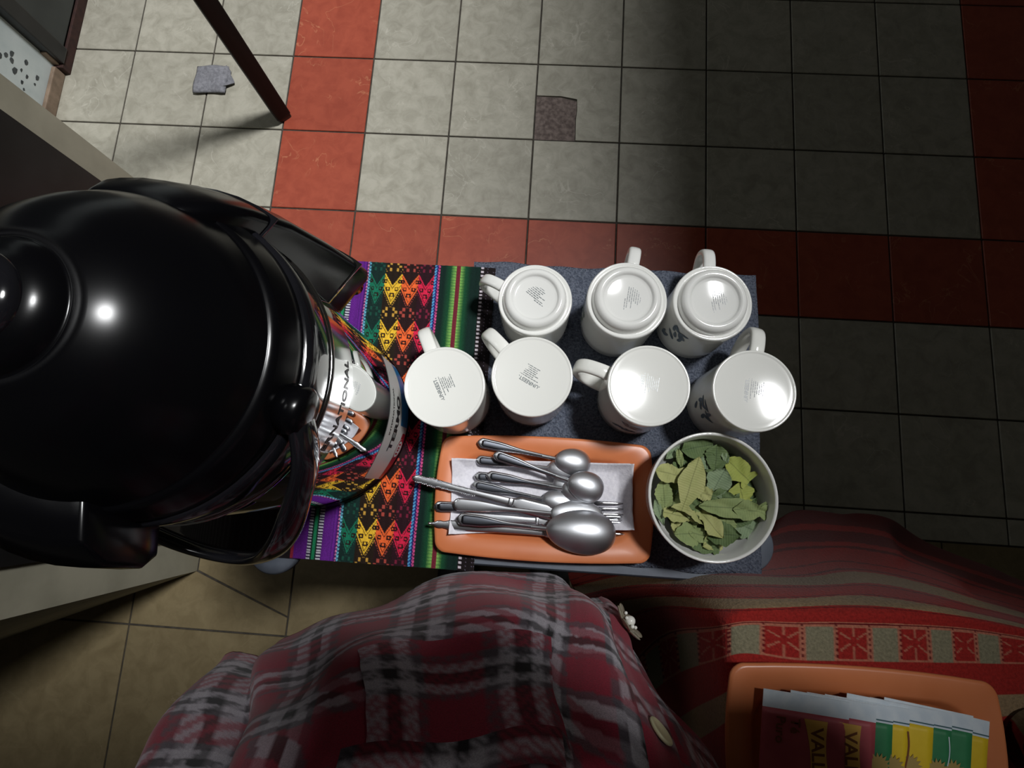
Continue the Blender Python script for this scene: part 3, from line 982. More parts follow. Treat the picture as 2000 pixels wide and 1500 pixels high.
# ------------------------------------------------------------------ bowl of leaves
BZ = 0.070
bc = P(1393, 970, TOPZ + BZ)
bowl = thing('leaf_bowl', 'round white ceramic bowl filled with dried green leaves', 'bowl', (bc.x, bc.y, TOPZ))
br = 0.5 * (P(1521, 970, TOPZ + BZ) - P(1266, 970, TOPZ + BZ)).length
prof = [(0.0, 0.003), (0.026, 0.003), (0.030, 0.0), (0.033, 0.001), (0.035, 0.006), (0.050, 0.022), (0.060, 0.044), (br - 0.0008, BZ - 0.003), (br, BZ - 0.001), (br - 0.0006, BZ), (br - 0.0022, BZ + 0.0001), (br - 0.0032, BZ - 0.002), (0.0575, 0.046), (0.047, 0.025), (0.034, 0.011), (0.018, 0.0075), (0.0, 0.007)]
obj('shell', lathe('shell', prof, 72), M['ceramic'], bowl)
def leaf_mesh(L, W_, bend, curl, torn=0.0, seed=0):
    rd = random.Random(seed)
    nu, nv = 17, 9
    V = np.zeros((nu, nv, 3))
    jag = [1 + rd.uniform(-.09, .09) for _ in range(nu * 2)]
    for a in range(nu):
        s = a / (nu - 1)
        w = W_ * (math.sin(math.pi * min(0.985, max(0.015, s ** 0.85))) ** 0.95) * 0.5
        if torn and s > 1 - torn:
            w = W_ * 0.5 * (0.55 + 0.4 * rd.random())
        for b in range(nv):
            t = -1 + 2 * b / (nv - 1)
            wob = (1 + 0.10 * math.sin(9 * s + 3 * t + seed)) * jag[a * 2 + (b > nv // 2)]
            V[a, b] = ((s - 0.5) * L + (0.03 * L * rd.random() if torn and a == nu - 1 else 0), w * t * wob,
                       bend * (0.25 - (s - 0.5) ** 2) * L + (curl * W_ * abs(t) * 0.5 + 0.10 * W_ * abs(t) * 0.5) + 0.0008 * math.sin(11 * s + 5 * t + seed))
    return grid_mesh('leaf', V)
U = 0.588 / FPX / 5.0          # metres per zoomed pixel at leaf height
HERO = [  # x0,y0,x1,y1,width, material, height, torn
    (1180, 560, 1360, 700, 130, 2, .040, 0), (1230, 830, 1340, 720, 120, 2, .040, 0), (400, 380, 545, 235, 80, 4, .046, 0), (1200, 300, 1010, 330, 90, 4, .040, 0),
    (430, 640, 510, 880, 120, 2, .044, 0), (1040, 980, 1280, 1090, 190, 4, .046, .2), (1000, 1200, 1180, 1060, 130, 2, .040, 0),
    (480, 940, 550, 1150, 90, 0, .045, 0), (295, 770, 385, 1030, 75, 4, .048, 0), (640, 1000, 640, 1170, 130, 2, .045, 0), (820, 880, 880, 1060, 170, 4, .047, 0),
    (600, 1170, 920, 1260, 140, 2, .047, .2), (620, 1090, 860, 1160, 110, 1, .049, 0), (985, 930, 990, 1130, 150, 1, .050, 0),
    (370, 570, 400, 920, 125, 1, .051, 0), (540, 380, 530, 420, 60, 1, .05, 0), (550, 300, 860, 240, 190, 2, .050, .2), (520, 280, 560, 470, 60, 1, .053, 0),
    (640, 960, 380, 900, 115, 0, .053, .15), (730, 970, 610, 840, 110, 1, .054, 0), (920, 1100, 720, 830, 70, 2, .052, 0),
    (955, 1155, 730, 880, 130, 0, .055, .2), (900, 240, 885, 520, 180, 2, .054, 0), (810, 330, 800, 480, 120, 4, .052, 0), (990, 380, 1215, 600, 200, 3, .053, .15),
    (980, 480, 850, 720, 190, 4, .055, .3), (1120, 610, 1160, 820, 190, 3, .055, .25), (820, 740, 1110, 770, 120, 2, .057, 0), (610, 800, 770, 860, 90, 2, .055, 0),
    (300, 490, 590, 560, 160, 0, .058, .25), (690, 690, 850, 740, 120, 0, .059, .2), (715, 840, 1375, 880, 155, 1, .0595, .12), (725, 360, 560, 890, 195, 0, .061, .12),
    (1050, 870, 1380, 900, 150, 1, .0585, .2), (960, 300, 1010, 430, 60, 4, .056, 0),
]
LG = 'dried leaves in the bowl'
lk_ = 0
special = {31: 'long dark green dried leaf lying crosswise over the heap in the bowl', 32: 'longest pale dried leaf lying diagonally on top of the heap in the bowl', 29: 'pale dried leaf with torn end at the left of the bowl'}
for k in range(64):            # lower layers
    a, rr = random.random() * 6.283, 0.050 * math.sqrt(random.random())
    zz = 0.018 + 0.029 * random.random()
    rr = min(rr, float(np.interp(zz, [.011, .025, .046, .07], [.034, .047, .0575, .063])) - 0.014)
    ra = a + 1.57 + random.uniform(-.5, .5) if rr > 0.02 else random.random() * 6.28
    o = obj('dried_leaf', leaf_mesh(0.028 + 0.014 * random.random(), 0.018 + 0.007 * random.random(), random.uniform(-.3, .5), random.uniform(-.2, .3), random.choice((0, 0, .2)), k), M['leaf%d' % random.choice((1, 1, 2, 2, 4, 0))])
    o.location = (bc.x + rr * math.cos(a), bc.y + rr * math.sin(a), TOPZ + zz)
    o.rotation_euler = (random.uniform(-.35, .35), random.uniform(-.3, .3), ra)
    tag(o, 'dried green leaf in the heap inside the white bowl', 'leaf', LG)
for k, (x0, y0, x1, y1, w, mi, h, torn) in enumerate(HERO):
    h -= 0.003
    a_, b_ = P(1220 + x0 / 5, 820 + y0 / 5, TOPZ + h), P(1220 + x1 / 5, 820 + y1 / 5, TOPZ + h)
    d = b_ - a_
    o = obj('dried_leaf', leaf_mesh(d.length, w * U * 1.22, random.uniform(-.06, .16), random.uniform(-.15, .25), max(torn, random.choice((0, 0, .1))), 100 + k), M['leaf%d' % mi])
    o.location = (a_ + b_) / 2
    o.rotation_euler = (random.uniform(-.16, .16), random.uniform(-.07, .07), math.atan2(d.y, d.x))
    tag(o, special.get(k, 'dried green leaf in the heap inside the white bowl'), 'leaf', LG)

# ------------------------------------------------------------------ vacuum flask
fb = P(632, 815, TOPZ)
fk_ = thing('vacuum_flask', 'large steel vacuum flask with glossy black lid, spout and carry handle', 'flask', (fb.x, fb.y, TOPZ + 0.001))
RB = 0.100
obj('base', lathe('base', [(0.0, 0.0), (RB - 0.004, 0.0), (RB, 0.002), (RB + 0.0008, 0.006), (RB, 0.0095), (RB - 0.004, 0.010)], 96), M['black_plastic'], fk_)
obj('steel_body', lathe('steel_body', [(RB - 0.006, 0.008), (RB - 0.0008, 0.0085), (RB, 0.011), (RB, 0.06), (RB, 0.14), (RB, 0.262), (RB - 0.001, 0.266)], 128), M['mirror_steel'], fk_)
obj('collar', lathe('collar', [(RB - 0.002, 0.260), (RB + 0.0018, 0.262), (RB + 0.0028, 0.268), (RB + 0.003, 0.290), (RB + 0.0025, 0.3025), (RB + 0.0005, 0.304), (RB - 0.003, 0.3045)], 96), M['black_clear'], fk_)
obj('rim_ring', lathe('rim_ring', [(RB + 0.0025, 0.2635), (RB + 0.0042, 0.2640), (RB + 0.0042, 0.2655), (RB + 0.0025, 0.266)], 96), M['chrome'], fk_)
lid_prof = [(RB - 0.002, 0.303), (RB - 0.0005, 0.306), (RB - 0.0015, 0.314), (RB - 0.006, 0.326), (0.0915, 0.3335), (0.0905, 0.3330), (0.0895, 0.3350), (0.0865, 0.3450), (0.081, 0.3575), (0.073, 0.3705), (0.063, 0.3830), (0.055, 0.3905), (0.048, 0.3955), (0.040, 0.3996), (0.0345, 0.4018), (0.0335, 0.4012), (0.0325, 0.4030), (0.0300, 0.4085), (0.022, 0.4130), (0.010, 0.4155), (0.0, 0.416)]
obj('lid', lathe('lid', lid_prof, 96), M['black_plastic'], fk_)
obj('lid_button', lathe('lid_button', [(0.022, 0.411), (0.022, 0.4150), (0.0205, 0.4175), (0.014, 0.4200), (0.0, 0.421)], 64), M['black_clear'], fk_)
# spout block down the front
def pol(r, az, z):
    a = math.radians(az)
    return (r * math.cos(a), r * math.sin(a), z)
def az_ring(az0, az1, r0, r1, z, zt=None, n=7):
    out = [pol(r1, a, z) for a in np.linspace(az0, az1, n)]
    out += [pol(r0, a, zt if zt is not None else z) for a in np.linspace(az1, az0, n)]
    return out
ZR = TOPZ
sp = [az_ring(60, 100, 0.055, 0.085, 0.352, 0.352), az_ring(54, 101, 0.060, 0.101, 0.336, 0.338), az_ring(53, 100, 0.070, 0.112, 0.312, 0.316), az_ring(53, 95, 0.080, 0.124, 0.275),
      az_ring(53, 85, 0.092, 0.136, 0.215), az_ring(53, 78, 0.096, 0.144, 0.165), az_ring(53, 75, 0.097, 0.147, 0.143), az_ring(54, 74, 0.098, 0.145, 0.130)]
o = obj('spout', loft('spout', sp), M['black_plastic'], fk_)
mod(o, 'BEVEL', width=0.008, segments=4, limit_method='ANGLE', angle_limit=0.6)
sr = [az_ring(52.6, 78.5, 0.0965, 0.1450, 0.1690), az_ring(52.6, 78.5, 0.0965, 0.1455, 0.1665)]
obj('spout_seam', loft('spout_seam', sr), M['chrome'], o)
sr = [az_ring(52.4, 98.2, 0.0765, 0.1182, 0.2975), az_ring(52.4, 97.8, 0.077, 0.1187, 0.2955)]
obj('spout_seam', loft('spout_seam', sr), M['black_clear'], o)
noz = loft('nozzle', tube([pol(0.132, 62, 0.132), pol(0.133, 62, 0.118), pol(0.133, 62, 0.106)], [0.011, 0.0095, 0.009], 16))
obj('nozzle', noz, M['black_clear'], o)
# rear hinge block
hb = [az_ring(238, 275, 0.080, 0.108, 0.345), az_ring(236, 276, 0.085, 0.121, 0.330), az_ring(236, 276, 0.092, 0.126, 0.300), az_ring(240, 272, 0.096, 0.122, 0.275)]
o = obj('hinge', loft('hinge', hb), M['black_plastic'], fk_)
mod(o, 'BEVEL', width=0.003, segments=3, limit_method='ANGLE', angle_limit=0.6)
# bail handle resting forward, pivots at both sides
arc = [(0.100, -19, 0.306), (0.108, -22, 0.304), (0.117, -33, 0.287), (0.124, -48, 0.262), (0.130, -62, 0.226), (0.134, -76, 0.186), (0.135, -90, 0.166), (0.135, -108, 0.160), (0.134, -124, 0.176), (0.130, -140, 0.215), (0.120, -158, 0.275), (0.106, -172, 0.303), (0.100, -176, 0.306)]
bp = smooth_path([pol(*q) for q in arc], 60)
rings = []
for k, p in enumerate(bp):
    p = Vector(p)
    t = (Vector(bp[min(k + 1, 59)]) - Vector(bp[max(k - 1, 0)])).normalized()
    rad = Vector((p.x, p.y, 0)).normalized()
    s2 = t.cross(rad).normalized()
    nn = s2.cross(t).normalized()
    wd = 0.0105 + 0.003 * math.sin(math.pi * k / 59)
    rings.append([p + s2 * (wd * math.cos(a)) + nn * (0.0055 * math.sin(a)) for a in np.linspace(0, 2 * math.pi, 16, endpoint=False)])
obj('carry_handle', loft('carry_handle', rings), M['black_clear'], fk_)
for az in (-19, -176):
    c = Vector(pol(0.099, az, 0.306))
    d = Vector(pol(1, az, 0))
    obj('pivot', loft('pivot', tube([c - d * 0.004, c + d * 0.009, c + d * 0.0125, c + d * 0.014], [0.0155, 0.0155, 0.0125, 0.004], 20)), M['black_plastic'], fk_)
# stickers and print wrapped round the body
def wrap(me_or_bm, az, zc, r, rotated=True):
    bm = bmesh.new()
    if isinstance(me_or_bm, bmesh.types.BMesh):
        bm = me_or_bm
    else:
        bm.from_mesh(me_or_bm)
    bmesh.ops.subdivide_edges(bm, edges=[e_ for e_ in bm.edges if e_.calc_length() > 0.006], cuts=3)
    for v_ in bm.verts:
        th = math.radians(az) + v_.co.x / r
        zz = zc + v_.co.y
        rr = r + v_.co.z
        v_.co = (rr * math.cos(th), rr * math.sin(th), zz)
    return bm
def band(name, az0, az1, zf0, zf1, r, matn, parent, n=40, seg=2):
    V = np.zeros((n, seg + 1, 3))
    for k in range(n):
        az = az0 + (az1 - az0) * k / (n - 1)
        for q_ in range(seg + 1):
            t = q_ / seg
            z = zf0(az) * (1 - t) + zf1(az) * t
            V[k, q_] = pol(r, az, z)
    return obj(name, grid_mesh(name, V), M[matn], parent)
AZC = math.degrees(math.atan2(-fb.y, -fb.x))       # side facing the place under the camera
st = band('label', -44, 34, lambda a: 0.012, lambda a: 0.093 - 0.022 * (abs((a + 5) / 39)) ** 3, RB + 0.0003, 'label_white', fk_)
band('label_blue_panel', -8, 33, lambda a: 0.0122, lambda a: 0.044 - 0.012 * ((a - 5) / 30) ** 2, RB + 0.0005, 'label_blue', st)
band('label_red_panel', -43.5, -12, lambda a: 0.0122, lambda a: 0.030 - 0.010 * abs((a + 25) / 20) ** 2, RB + 0.0005, 'label_red', st)
obj('brand_lettering', wrap(text_mesh('TERMO', 0.0175, 0.0007), -8, 0.0590, RB + 0.0007), M['print_black'], st, smooth=False)
obj('small_lettering', wrap(text_mesh('INTERNATIONAL', 0.0062, 0.0001), -2, 0.0790, RB + 0.0007), M['print_black'], st, smooth=False)
bm = bmesh.new()
ringm = lathe('emblem', [(0.0, 0.0002), (0.011, 0.0002)], 32)
obj('emblem_disc', wrap(ringm, -22, 0.0245, RB + 0.0007), M['label_white'], st, smooth=False)
rg = lathe('emblem_ring', [(0.0092, 0.0), (0.0108, 0.0)], 32)
obj('emblem_ring', wrap(rg, -22, 0.0245, RB + 0.0011), M['label_red'], st, smooth=False)
obj('emblem_number', wrap(text_mesh('101', 0.0105, 0.0004), -22, 0.0245, RB + 0.0011), M['label_red'], st, smooth=False)
cl = band('clear_label', -62, 26, lambda a: 0.212, lambda a: 0.2615, RB + 0.0003, 'label_clear', fk_)
obj('label_lettering', wrap(text_mesh('INTERNATIONAL', 0.0115, 0.00035), -17, 0.226, RB + 0.0006), M['print_black'], cl, smooth=False)
obj('label_lettering', wrap(text_mesh('NORIS', 0.0115, 0.00035), -36, 0.247, RB + 0.0006), M['print_black'], cl, smooth=False)

# ------------------------------------------------------------------ blanket over the low cabinet at right
PZ = 0.862
rows = [
    [(1105, 1100, .40), (1235, 1096, .40), (1400, 1090, .40), (1535, 1000, .38), (1640, 1004, .42), (1735, 1010, .46), (1860, 1085, .50), (2020, 1140, .56), (2200, 1200, .60), (2450, 1290, .62)],
    [(1108, 1112, .44), (1240, 1106, .52), (1400, 1100, .58), (1540, 1060, .56), (1650, 1055, .56), (1755, 1068, .60), (1875, 1120, .64), (2030, 1175, .68), (2200, 1235, .70), (2450, 1330, .7)],
    [(1112, 1132, .48), (1245, 1112, .60), (1400, 1112, .70), (1540, 1110, .69), (1665, 1105, .69), (1775, 1115, .71), (1890, 1155, .74), (2035, 1200, .76), (2200, 1262, .78), (2450, 1365, .78)],
    [(1130, 1165, .50), (1255, 1140, .66), (1400, 1138, .78), (1545, 1140, .79), (1680, 1140, .79), (1800, 1152, .80), (1905, 1182, .81), (2040, 1220, .83), (2200, 1280, .84), (2450, 1390, .84)],
    [(1165, 1200, .48), (1270, 1172, .68), (1400, 1172, .83), (1550, 1172, .845), (1690, 1172, .845), (1815, 1182, .85), (1915, 1202, .85), (2045, 1236, .855), (2200, 1295, .855), (2450, 1405, .855)],
    [(1225, 1250, .46), (1290, 1205, .66), (1402, 1203, .85), (1555, 1200, PZ), (1700, 1200, PZ), (1825, 1206, PZ), (1925, 1218, PZ), (2050, 1248, PZ), (2200, 1310, PZ), (2450, 1420, PZ)],
    [(1240, 1300, .40), (1300, 1245, .60), (1405, 1230, .855), (1560, 1222, PZ), (1705, 1224, PZ), (1830, 1228, PZ), (1930, 1238, PZ), (2055, 1262, PZ), (2200, 1325, PZ), (2450, 1435, PZ)],
    [(1250, 1370, .36), (1310, 1320, .55), (1407, 1287, .855), (1562, 1288, PZ), (1708, 1290, PZ), (1835, 1292, PZ), (1935, 1294, PZ), (2060, 1300, PZ), (2200, 1340, PZ), (2450, 1450, PZ)],
    [(1255, 1460, .32), (1318, 1420, .52), (1410, 1370, .855), (1565, 1370, PZ), (1715, 1370, PZ), (1840, 1368, PZ), (1945, 1366, PZ), (2065, 1364, PZ), (2200, 1380, PZ), (2450, 1480, PZ)],
    [(1258, 1600, .30), (1325, 1560, .52), (1412, 1500, .855), (1568, 1490, PZ), (1718, 1488, PZ), (1845, 1480, PZ), (1950, 1470, PZ), (2070, 1460, PZ), (2200, 1470, PZ), (2450, 1560, PZ)],
    [(1262, 1900, .30), (1335, 1900, .52), (1416, 1900, .855), (1572, 1900, PZ), (1722, 1900, PZ), (1850, 1900, PZ), (1955, 1900, PZ), (2075, 1900, PZ), (2200, 1900, PZ), (2450, 1900, PZ)],
]
ctrl = np.array([[list(P(*q)) for q in r_] for r_ in rows])
def resurf(ctrl, nu, nv):
    a = np.array([smooth_path(list(r_), nv) for r_ in ctrl])
    return np.stack([np.array(smooth_path(list(a[:, k]), nu)) for k in range(nv)], 1)
nu, nv = 360, 320
Vb = resurf(ctrl, nu, nv)
uu = np.linspace(0, len(rows) - 1, nu)[:, None] * np.ones((1, nv))
vx = np.linspace(0, 9, nv)[None, :] * np.ones((nu, 1))
Vb[..., 2] = np.minimum(Vb[..., 2], PZ)
for _ in range(60):
    Vb[1:-1] = (Vb[:-2] + 2 * Vb[1:-1] + Vb[2:]) / 4
    Vb[:, 1:-1] = (Vb[:, :-2] + 2 * Vb[:, 1:-1] + Vb[:, 2:]) / 4
Vb[..., 2] += 0.005 * np.sin(vx * 3.1 + uu * 1.2) * np.clip(4.5 - uu, 0, 1.2) + 0.016 * np.sin(vx * 2.3 - uu * 2.1) * np.clip(3.2 - uu, 0, 1) + 0.010 * np.sin(vx * 5.3 + uu * 1.5) * np.clip(2.5 - uu, 0, 1)
def blanket_color(u, v):
    h, w = u.shape
    c = np.zeros((h, w, 3))
    red, dred, beige, grey, pink = [np.array([lin(x) for x in q]) for q in ((154, 38, 33), (98, 20, 24), (146, 122, 92), (132, 126, 102), (176, 108, 86))]
    u = u + 0.10 * np.sin(v * 1.9 + .6) * np.clip(6 - u, 0, 1)
    c[:] = red
    def put(m, q):
        c[m] = q
    put((u < 1.4), dred)
    for a, b in ((0.55, 0.75), (1.15, 1.3)):
        put((u > a) & (u < b), red)
    for a, b in ((2.45, 3.05), (3.85, 4.45)):
        put((u > a) & (u < b), beige)
    for a, b in ((2.30, 2.36), (3.15, 3.2), (3.75, 3.8), (4.55, 4.6), (1.95, 2.0)):
        put((u > a) & (u < b), dred)
    # motif band
    band_ = (u > 5.92) & (u < 7.02)
    put((u > 5.80) & (u < 5.86), pink)
    put((u > 5.86) & (u < 5.92), dred)
    put(band_, pink)
    per = 0.90
    ph = ((v - 1.72) / per) % 1.0
    t = (u - 5.92) / 1.10
    isred = ph < 0.44
    m1 = band_ & isred & (t > 0.12) & (t < 0.95)
    put(m1, red)
    cu = (ph - 0.22) / 0.22
    ct = (t - 0.53) / 0.45
    r_ = np.hypot(cu, ct)
    ang = np.arctan2(ct, cu)
    spoke = (np.abs(np.sin(3 * ang + 1.57)) < 0.16 / np.maximum(r_, 0.2)) & (r_ > 0.28) & (r_ < 1.05)
    put(m1 & spoke, pink)
    m2 = band_ & (ph > 0.52) & (ph < 0.94) & (t > 0.10)
    put(m2, grey)
    stp = band_ & (np.abs(np.abs(ph - 0.73) - 0.25) < 0.025) & ((np.floor(t * 14) % 2) == 0)
    put(stp, dred)
    put((u > 7.9) & (u < 8.5), beige)
    put((u > 9.2) & (u < 9.8), grey)
    return c
bl = obj('wool_blanket', grid_mesh('wool_blanket', Vb, cols=blanket_color(uu, vx)), M['blanket'])
mod(bl, 'SOLIDIFY', thickness=0.005, offset=1)
tag(bl, 'red and beige striped woollen blanket draped over the low cabinet', 'blanket')
cbp = P(1620, 1500, PZ)
cab = thing('low_cabinet', 'low wooden stand hidden under the red striped blanket', 'cabinet', (cbp.x + 0.05, cbp.y - 0.10, 0))
obj('top', box('top', -0.09, 0.24, -0.13, 0.13, PZ - 0.045, PZ - 0.018, 0.004), M['brown_wood'], cab)
for x in (-0.06, 0.21):
    for y in (-0.10, 0.09):
        obj('leg', box('leg', x - 0.02, x + 0.02, y - 0.02, y + 0.02, 0, PZ - 0.045, 0.003), M['brown_wood'], cab)

# ------------------------------------------------------------------ tray of tea sachets
tz = PZ + 0.0015
c0, c1, = P(1440, 1296, tz + .015), P(1930, 1333, tz + .015)
tw2 = trw * 1.02
ang2 = math.atan2(c1.y - c0.y, c1.x - c0.x)
xv = Vector((math.cos(ang2), math.sin(ang2), 0))
yv = Vector((-math.sin(ang2), math.cos(ang2), 0))
w2 = (c1 - c0).length + 0.010
h2 = w2 * trh / trw
mid = (c0 + c1) / 2 - yv * (h2 / 2)
tray('clay_tray', 'orange rectangular tray of tea sachets on the red blanket', (mid.x, mid.y, tz), ang2, w2, h2, 'orange trays')
SACH = [  # left px, left py, right px, right py, colour, label
    (1492, 1345, 1660, 1372, 'red', 'reddish tea sachet at the left end of the fan, on top'),
    (1545, 1348, 1713, 1378, 'red', 'second reddish tea sachet from the left of the fan'),
    (1577, 1352, 1746, 1382, 'green', 'green tea sachet between the reddish and yellow ones'),
    (1612, 1356, 1778, 1386, 'yellow', 'yellow tea sachet next to the left green one, only a strip showing'),
    (1655, 1354, 1826, 1388, 'yellow', 'yellow tea sachet in the middle of the fan with wavy brown line'),
    (1700, 1362, 1861, 1394, 'green', 'green tea sachet right of the yellow pair'),
    (1728, 1362, 1902, 1399, 'green', 'second green tea sachet right of the yellow pair'),
    (1775, 1372, 1934, 1410, 'yellow', 'yellow tea sachet at the right end of the fan, lowest'),
]
for k, (x0, y0, x1, y1, colr_, lab) in enumerate(SACH):
    zz = tz + 0.0160 + (len(SACH) - k) * 0.0013
    a_, b_ = P(x0, y0, zz), P(x1, y1, zz)
    w = (b_ - a_).length
    an = math.atan2(b_.y - a_.y, b_.x - a_.x)
    hgt = 0.072
    r = thing('tea_sachet', lab, 'tea bag', (a_.x, a_.y, zz), an, 'tea sachets in the orange tray')
    ub, vb_ = np.meshgrid(np.linspace(0, 1, 14), np.linspace(0, 1, 14), indexing='ij')
    puff = 0.0012 * np.sin(np.pi * ub) ** .5 * np.sin(np.pi * vb_) ** .5
    eg = 0.0125
    Vs = np.stack([ub * w, -eg - vb_ * (hgt - eg), puff - 0.0006], -1)
    o = obj('packet', grid_mesh('packet', Vs), M['sachet_' + colr_], r)
    mod(o, 'SOLIDIFY', thickness=0.0007, offset=-1)
    o = obj('sealed_edge', box('sealed_edge', 0, w, -eg - 0.0002, 0, -0.0011, -0.0004), M['sachet_edge'], r, smooth=False)
    if colr_ != 'red':
        obj('edge_line', box('edge_line', 0, w, -eg + 0.0012, -eg + 0.0022, -0.0003, -0.0001), M['sachet_line'], o, smooth=False)
    zp = 0.0009
    if colr_ == 'red':
        bm = bmesh.new()
        xc = w - (0.0245 if k == 0 else 0.0195)
        ys = np.linspace(-eg - 0.004, -hgt + 0.004, 12)
        lft = [bm.verts.new((xc - 0.0060 - 0.0030 * (abs(q_ / 11 - .5) * 2) ** 2 - 0.001 + 0.006 * q_ / 11, y_, zp)) for q_, y_ in enumerate(ys)]
        rgt = [bm.verts.new((xc + 0.0060 + 0.0030 * (abs(q_ / 11 - .5) * 2) ** 2 - 0.001 + 0.006 * q_ / 11, y_, zp)) for q_, y_ in enumerate(ys)]
        for q_ in range(11):
            bm.faces.new((lft[q_], rgt[q_], rgt[q_ + 1], lft[q_ + 1]))
        bo = obj('gold_band', bm, M['sachet_band'], r, smooth=False)
        t = obj('lettering', text_mesh('VALLE', 0.0135, 0.0003), M['sachet_ink'], bo, smooth=False)
        t.location = (xc + 0.001, -hgt * 0.56, zp + 0.0002)
        t.rotation_euler = (0, 0, -math.pi / 2 + 0.08)
        if k == 0:
            for tx_, xo, yo in (('Té', 0.0245, -0.023), ('Puro', 0.0135, -0.027)):
                t = obj('lettering', text_mesh(tx_, 0.010, 0.0002), M['sachet_ink'], bo, smooth=False)
                t.location = (xo, yo, zp + 0.0002)
                t.rotation_euler = (0, 0, -math.pi / 2)
    else:
        bm = bmesh.new()
        cx_, cy_ = w - (0.012 if k in (3,) else 0.017 if k == 4 else 0.010 if k in (5, 2) else 0.014), -0.043
        if k == 7:
            cx_ = w - 0.001
        vv_ = []
        for q_ in range(32):
            a = 2 * math.pi * q_ / 32
            rr = 0.0095 if q_ % 2 else 0.0062
            vv_.append(bm.verts.new((min(cx_ + rr * math.cos(a), w), cy_ + rr * math.sin(a), zp)))
        bm.faces.new(vv_)
        obj('sun_emblem', bm, M['sachet_sun'], r, smooth=False)
        if k in (4, 6):
            bm = bmesh.new()
            xq = w - (0.020 if k == 4 else 0.0185)
            ys = np.linspace(-eg - 0.006, -hgt + 0.002, 16)
            wid_ = 0.0007 if k == 4 else 0.0004
            lft = [bm.verts.new((xq + 0.0012 * math.sin(q_ * .5) - wid_, y_, zp + 0.0001)) for q_, y_ in enumerate(ys)]
            rgt = [bm.verts.new((xq + 0.0012 * math.sin(q_ * .5) + wid_, y_, zp + 0.0001)) for q_, y_ in enumerate(ys)]
            for q_ in range(15):
                bm.faces.new((lft[q_], rgt[q_], rgt[q_ + 1], lft[q_ + 1]))
            obj('wavy_line', bm, M['sachet_ink' if k == 4 else 'sachet_edge'], r, smooth=False)

jp = P(2022, 1450, PZ)
jar = thing('glass_jar', 'dark glass jar at the right edge beside the tea tray', 'jar', (jp.x, jp.y, PZ + 0.001))
obj('glass', lathe('glass', [(0.0, 0.0), (0.024, 0.0), (0.027, 0.003), (0.027, 0.040), (0.022, 0.048), (0.020, 0.052), (0.0, 0.052)], 40), M['glass_dark'], jar)
obj('lid', lathe('lid', [(0.0, 0.0525), (0.0215, 0.0525), (0.022, 0.054), (0.022, 0.064), (0.020, 0.066), (0.0, 0.0662)], 40), M['black_plastic'], jar)

# ------------------------------------------------------------------ person
fx, fy = -0.06, -0.30
per = thing('person', 'person in red, grey and black plaid shirt standing at the front of the table', 'person', (fx, fy, 0))
PR = math.radians(-18)
RING = [
    (0.735, [(-.30, -.37), (-.325, -.26), (-.318, -.195), (-.27, -.163), (-.195, -.133), (-.10, -.108), (.010, -.090), (.058, -.110), (.086, -.138), (.112, -.18), (.145, -.25), (.155, -.33), (.12, -.42), (0, -.46), (-.15, -.46), (-.25, -.43)]),
    (0.80, [(-.29, -.37), (-.315, -.26), (-.306, -.195), (-.26, -.163), (-.185, -.133), (-.095, -.108), (.012, -.090), (.058, -.110), (.086, -.138), (.113, -.18), (.145, -.25), (.155, -.33), (.12, -.42), (0, -.46), (-.15, -.46), (-.25, -.43)]),
    (0.90, [(-.265, -.37), (-.288, -.26), (-.272, -.20), (-.225, -.167), (-.16, -.138), (-.08, -.114), (.012, -.098), (.055, -.114), (.084, -.140), (.115, -.18), (.143, -.25), (.152, -.33), (.12, -.42), (0, -.455), (-.14, -.455), (-.23, -.43)]),
    (1.00, [(-.235, -.37), (-.255, -.27), (-.24, -.208), (-.195, -.174), (-.14, -.150), (-.07, -.133), (-.005, -.127), (.045, -.138), (.09, -.160), (.12, -.197), (.14, -.26), (.145, -.33), (.115, -.42), (0, -.45), (-.13, -.45), (-.205, -.43)]),
    (1.12, [(-.225, -.37), (-.235, -.29), (-.21, -.235), (-.17, -.205), (-.12, -.185), (-.06, -.175), (0, -.17), (.045, -.18), (.085, -.20), (.115, -.235), (.13, -.285), (.135, -.34), (.11, -.41), (0, -.44), (-.13, -.44), (-.20, -.42)]),
    (1.22, [(-.235, -.37), (-.240, -.31), (-.21, -.265), (-.17, -.240), (-.12, -.225), (-.06, -.220), (0, -.22), (.045, -.228), (.085, -.245), (.110, -.275), (.120, -.31), (.120, -.35), (.10, -.40), (0, -.43), (-.13, -.43), (-.20, -.41)]),
    (1.285, [(-.205, -.36), (-.205, -.32), (-.18, -.29), (-.15, -.275), (-.115, -.265), (-.06, -.262), (-.01, -.263), (.025, -.268), (.055, -.28), (.075, -.295), (.085, -.32), (.085, -.35), (.07, -.385), (-.02, -.405), (-.11, -.405), (-.175, -.39)]),
]
RING.append((1.345, [(-.06 + .068 * math.cos(math.radians(195 - 22.5 * k)), -.335 + .068 * math.sin(math.radians(195 - 22.5 * k))) for k in range(16)]))
n1, n2 = 220, 420
zk = [r_[0] for r_ in RING]
zs = np.linspace(zk[0], zk[-1], n1)
ring_f = []
for z_, pts_ in RING:
    cc_ = pts_ + pts_[:3]
    full = np.array(smooth_path([pts_[-2], pts_[-1]] + cc_, (16 + 4) * 42 + 1))
    ring_f.append(full[2 * 42:2 * 42 + 16 * 42])
ring_f = np.array(ring_f)[:, ::16 * 42 // n2 if (16 * 42) % n2 == 0 else 1]
ring_f = ring_f[:, np.linspace(0, ring_f.shape[1] - 1, n2).astype(int)]
Xw = np.stack([np.interp(zs, zk, ring_f[:, k, 0]) for k in range(n2)], 1)
Yw = np.stack([np.interp(zs, zk, ring_f[:, k, 1]) for k in range(n2)], 1)
